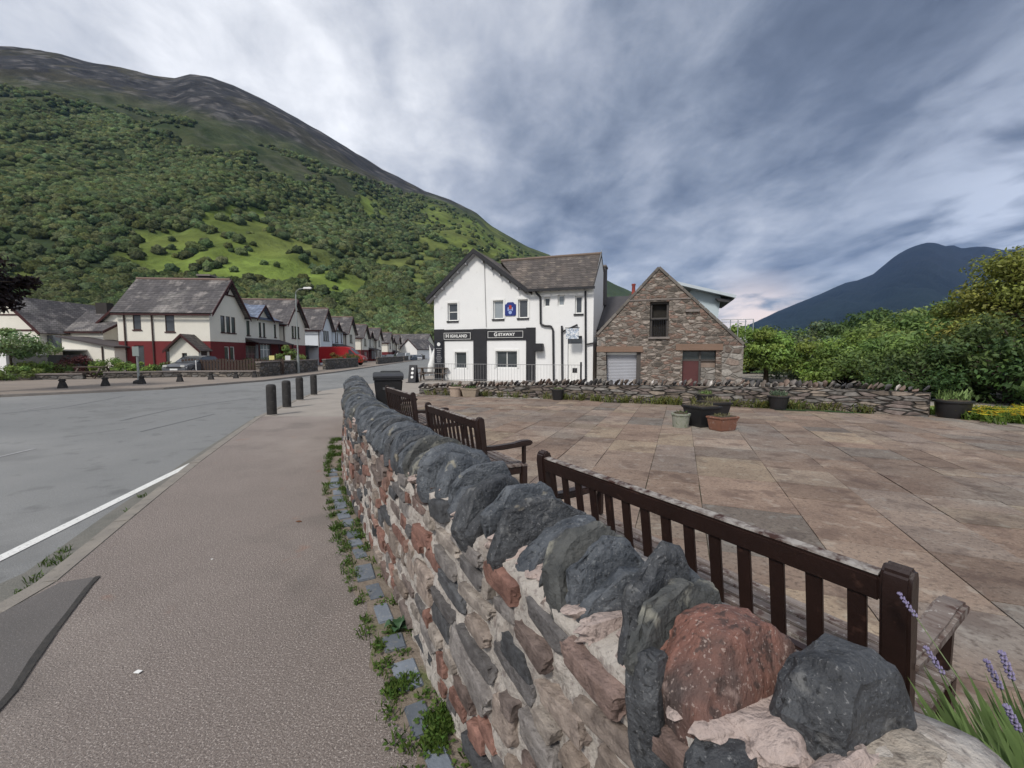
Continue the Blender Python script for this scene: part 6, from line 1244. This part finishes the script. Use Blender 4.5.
car(411.5, 98, R(-95), bluec, 'dark blue car parked beyond the white van', z=-.3); car(419, 104, R(-80), silver, 'silver car farthest up the street, near the white gabled house', z=-.3); car(383, 100, R(-90), bluec, 'dark car half hidden behind the black car up the street', z=-.35)
# ============================================================ STREET FURNITURE
galv = mat('galvanised', (.33, .35, .34), (.25, .27, .26), 3, .5, metal=.4)
g = G(298.5, 373); t = empty('street_lamp', g, 0, 'tall street lamp with curved arm in front of the garden walls', 'street lamp')
MB().tube((0, 0, 0), (0, 0, 1.4), .10, .10, 12).tube((0, 0, 1.4), (0, 0, 6.2), .06, .045, 10).build('column', galv, t, smooth=True)
MB().path([(0, 0, 6.2), (.06, -.05, 6.45), (.3, -.1, 6.62), (.75, -.15, 6.68)], .03).build('arm', galv, t, smooth=True); MB().prism([(.70, 6.62), (.75, 6.76), (1.25, 6.78), (1.38, 6.70), (1.30, 6.62)], -.27, -.07).build('lantern', frame_white, t, bevel=.02)
g = G(139, 383.5, -.01); t = empty('sign_pole', g, 0, 'grey sign pole on the far pavement in front of the lime green shrub', 'pole')
MB().tube((0, 0, 0), (0, 0, 1.95), .055, .055, 12).build('post', galv, t, smooth=True); MB().box(-.17, .17, -.10, -.08, 1.45, 1.95).build('sign_plate', mat('sign_back_grey', (.25, .29, .28)), t); MB().lathe([(.26, 0), (.24, .12), (.12, .2)], n=12).build('concrete_foot', bollm, t)
for px, Y, lab, c in ((273, 36.4, 'small yellow notice on a post by the garden wall', (.65, .60, .25)), (289, 36.2, 'small white notice on a post beside the street lamp', (.6, .6, .6)), (197, 30.1, 'white post standing before the dark grey hatchback', (.7, .7, .68))):
    x, y, z = tat(px, Y); t = empty('notice_post', (x, y, 0), 0, lab, 'sign'); MB().tube((0, 0, 0), (0, 0, 1.1), .03).build('post', galv if px != 197 else frame_white, t)
    if px != 197: MB().box(-.22, .22, -.045, -.031, 1.0, 1.38).build('notice', mat('notice_%d' % px, c), t)
def picnic(loc, rot, label, m):
    t = empty('picnic_table', loc, rot, label, 'picnic table')
    for i in range(4): MB().box(-.9, .9, -.35+i*.18, -.35+i*.18+.165, .70, .74).build('table_board', m, t)
    for s in (-1, 1):
        MB().box(-.9, .9, s*.78-.12, s*.78+.12, .41, .45).build('seat', m, t)
        for x in (-.62, .62): MB().prism([(s*.72, 0), (s*.82, 0), (s*.28, .6995), (s*.18, .6995)], x-.04, x+.04, 'x').build('leg', m, t)
    for x in (-.55, .55): MB().box(x-.03, x+.03, -.9, .9, .33, .409).build('cross_bearer', m, t)
pw = mat('picnic_timber', (.07, .05, .04), (.11, .09, .075), 6, .8)
picnic(tat(433, 25.3), R(4), 'picnic table by the corner of the white inn', pw)
x, y, z = tat(94, 27.4); picnic((x, y, 0), R(6), 'dark picnic table on the far pavement before the wine red shrub', pw)
x, y, z = tat(413.6, 23.4); t = empty('pavement_sign', (x, y, 0), R(-10), 'black pavement sign board with three white discs beside the picnic table', 'sign board')
for s in (-1, 1): bd = MB().prism([(s*.26, .02), (s*.28, .02), (s*.04, .95), (s*.02, .95)], -.21, .21, 'x').build('board', blackp, t)
q = MB()
for i in range(3): zz = .30+i*.22; yy = -.275+(zz-.02)*.258; q.tube((0, yy-.002, zz), (0, yy-.016, zz+.004), .075, None, 14)
q.build('white_discs', whitelet, bd)
MB().box(-.3, .3, -.36, .36, 0, .02).build('foot_plate', blackp, t)
# folded white parasols by the inn corner
for k, (px, Y, ln) in enumerate(((429.5, 30.5, .34), (435, 31.5, -.28))):
    x, y, z = tat(px, Y); t = empty('folded_parasol', (x, y, 0), 0, ('white folded parasol leaning right, beyond the picnic table', 'white folded parasol leaning left against the other, by the inn corner')[k], 'parasol'); tx = ln*1.3
    MB().tube((0, 0, 0), (tx*1.05, 0, 2.15), .03).build('pole', frame_white, t); m_ = MB(); pr_ = [(.0, .20), (.25, .25), (.6, .16), (.9, .06), (1.0, .02)]
    for (a, ra), (b, rb_) in zip(pr_, pr_[1:]): m_.tube((tx*(.12+.85*a), 0, .25+1.8*a), (tx*(.12+.85*b), 0, .25+1.8*b), ra, rb_, 12, False)
    m_.build('canopy', frame_white, t, smooth=True)
# ============================================================ LAVENDER, FLOWERS, DEBRIS
lv = empty('lavender_plant', (1.24, .82, .16), 0, 'lavender bush with purple flower spikes at the end of the nearest bench', 'plant')
rr_ = np.random.default_rng(9); MB().lathe([(.12, -.27), (.15, -.25), (.18, .30), (.20, .31), (.20, .34), (.18, .34)], n=22).build('pot', mat('grey_pot', (.10, .115, .12), (.16, .17, .17), 7, .6), lv, smooth=True, sharp=.8)
stm, fl, lf = [], MB(), []; V = []; F = []; T_ = []
for i in range(520):
    a, q = rr_.uniform(0, 6.28), .19*math.sqrt(rr_.random()); x, y = q*math.cos(a), q*math.sin(a); h = rr_.uniform(.10, .27); dx, dy = math.cos(a)*h*rr_.uniform(.1, .9), math.sin(a)*h*rr_.uniform(.1, .9); w = .002; k = len(V); b = rr_.uniform(0, 6.28); c, s_ = math.cos(b)*w, math.sin(b)*w
    V += [(x-c, y-s_, .33), (x+c, y+s_, .33), (x+dx*.5+c, y+dy*.5+s_, .33+h*.65), (x+dx, y+dy, .33+h)]; F.append((k, k+1, k+2, k+3)); kk = rr_.uniform(.7, 1.4); T_.append((kk, kk, kk))
npmesh('foliage', V, F, leafmat('lavender_leaf', (.17, .25, .09)), lv, tint=np.array(T_))
rl_ = random.Random(4); purple = mat('lavender_flower', (.16, .13, .27), (.27, .25, .34), 60, .9); stemm = mat('lavender_stem', (.16, .20, .10))
for i in range(16):
    a, q = rl_.uniform(0, 6.28), .14*math.sqrt(rl_.random()); x, y = q*math.cos(a), q*math.sin(a); h = rl_.uniform(.30, .50); sp_ = rl_.uniform(.15, .62); tx, ty = x+math.cos(a)*h*sp_, y+math.sin(a)*h*sp_
    stk = MB().tube((x, y, .33), (x+(tx-x)*.45, y+(ty-y)*.45, .33+h*.55), .0018, None, 4, False).tube((x+(tx-x)*.45, y+(ty-y)*.45, .33+h*.55), (tx, ty, .33+h*.9), .0016, None, 4, False).build('flower_stem', stemm, lv)
    f = MB(); d = Vector((tx-x, ty-y, h*.6)).normalized()
    for j in range(6):
        c = Vector((tx, ty, .33+h*.9))+d*(j*.011-.02); rr2 = .0085*(1-.09*abs(j-2))
        for m_ in range(4): an = m_*1.57+j*.8; f.lathe([(.001, -.004), (.0034, 0), (.001, .005)], (c.x+math.cos(an)*rr2*.6, c.y+math.sin(an)*rr2*.6, c.z), 5)
    f.build('flower_spike', purple, stk)
fy = []
for i in range(160): fy.append(((rw.uniform(10.9, 15.5), rw.uniform(9.6, 11.6), 0), .16, 26))
weeds('flower_bed_leaves', fy, leafmat('bed_green', (.12, .20, .04)), 'green leaves of the flower bed at the right end of the plaza', 'flower bed', 12, .08, .26, .018, .3)
fy = [((rw.uniform(10.9, 15.5), rw.uniform(9.6, 11.6), .17), .16, 7) for i in range(150)]
weeds('yellow_flowers', fy, leafmat('petal_yellow', (.62, .50, .04)), 'bright yellow flowers growing at the right end of the plaza', 'flowers', 13, .01, .10, .022, 1.0)
def flat_bit(name, px, py, pts, m, label, cat, z=.006, th=.003, zb=0):
    g = G(px, py, zb); t = MB().prism([(a, b) for a, b in pts], z, z+th, 'z').build(name, m); t.location = (g.x, g.y, zb); tag(t, label, cat); return t
flat_bit('paper_scrap', 138, 673, [(-.016, -.008), (.014, -.012), (.018, .007), (-.010, .012)], frame_white, 'small white scrap of paper lying on the pavement', 'litter')
flat_bit('paper_scrap', 212, 560, [(-.007, -.004), (.006, -.005), (.007, .004), (-.005, .006)], frame_white, 'tiny white fleck of litter on the pavement beyond the paper scrap', 'litter')
lfm = mat('dry_leaf', (.17, .07, .03), (.10, .045, .02), 30, .8)
flat_bit('fallen_leaf', 299, 522, [(-.03, 0), (-.012, .016), (.012, .014), (.03, -.002), (.010, -.014), (-.014, -.012)], lfm, 'brown fallen leaf on the pavement near the wall', 'leaf')
flat_bit('fallen_leaf', 92, 546, [(-.05, 0), (-.02, .02), (.03, .012), (.06, .004), (.02, -.012), (-.02, -.008)], lfm, 'dark fallen leaf in the gutter beside the edge line', 'leaf', zb=ROADZ+.004)
g = G(180, 740); 
# large dark leaf at the foot of the wall
q = wpt(2.75)[0]; dk = G(398, 632); bm_ = MB()
for k in range(9):
    a = k*2.4+.3; L1 = .055+.02*math.sin(k*5); W1 = .026; ca, sa = math.cos(a), math.sin(a); rise = .05+.02*math.cos(k*3); P_ = []
    for (u_, w_, z_) in ((.0, .2, 0), (.3, .8, .6), (.6, 1.0, .95), (.85, .7, .85), (1.05, .05, .5)):
        for sg in (-1, 0, 1): P_.append((u_*L1*ca-sg*w_*W1*sa, u_*L1*sa+sg*w_*W1*ca, .006+rise*z_+abs(sg)*.008))
    bm_.add(P_, [(r_q*3+c_q, r_q*3+c_q+1, r_q*3+c_q+4, r_q*3+c_q+3) for r_q in range(4) for c_q in range(2)])
lo_ = bm_.build('dock_leaf', mat('dock_leaf', (.035, .075, .035), (.05, .10, .045), 20, .5), smooth=True); lo_.location = dk; tag(lo_, 'dark green broad-leaved plant crouching at the foot of the wall', 'plant')
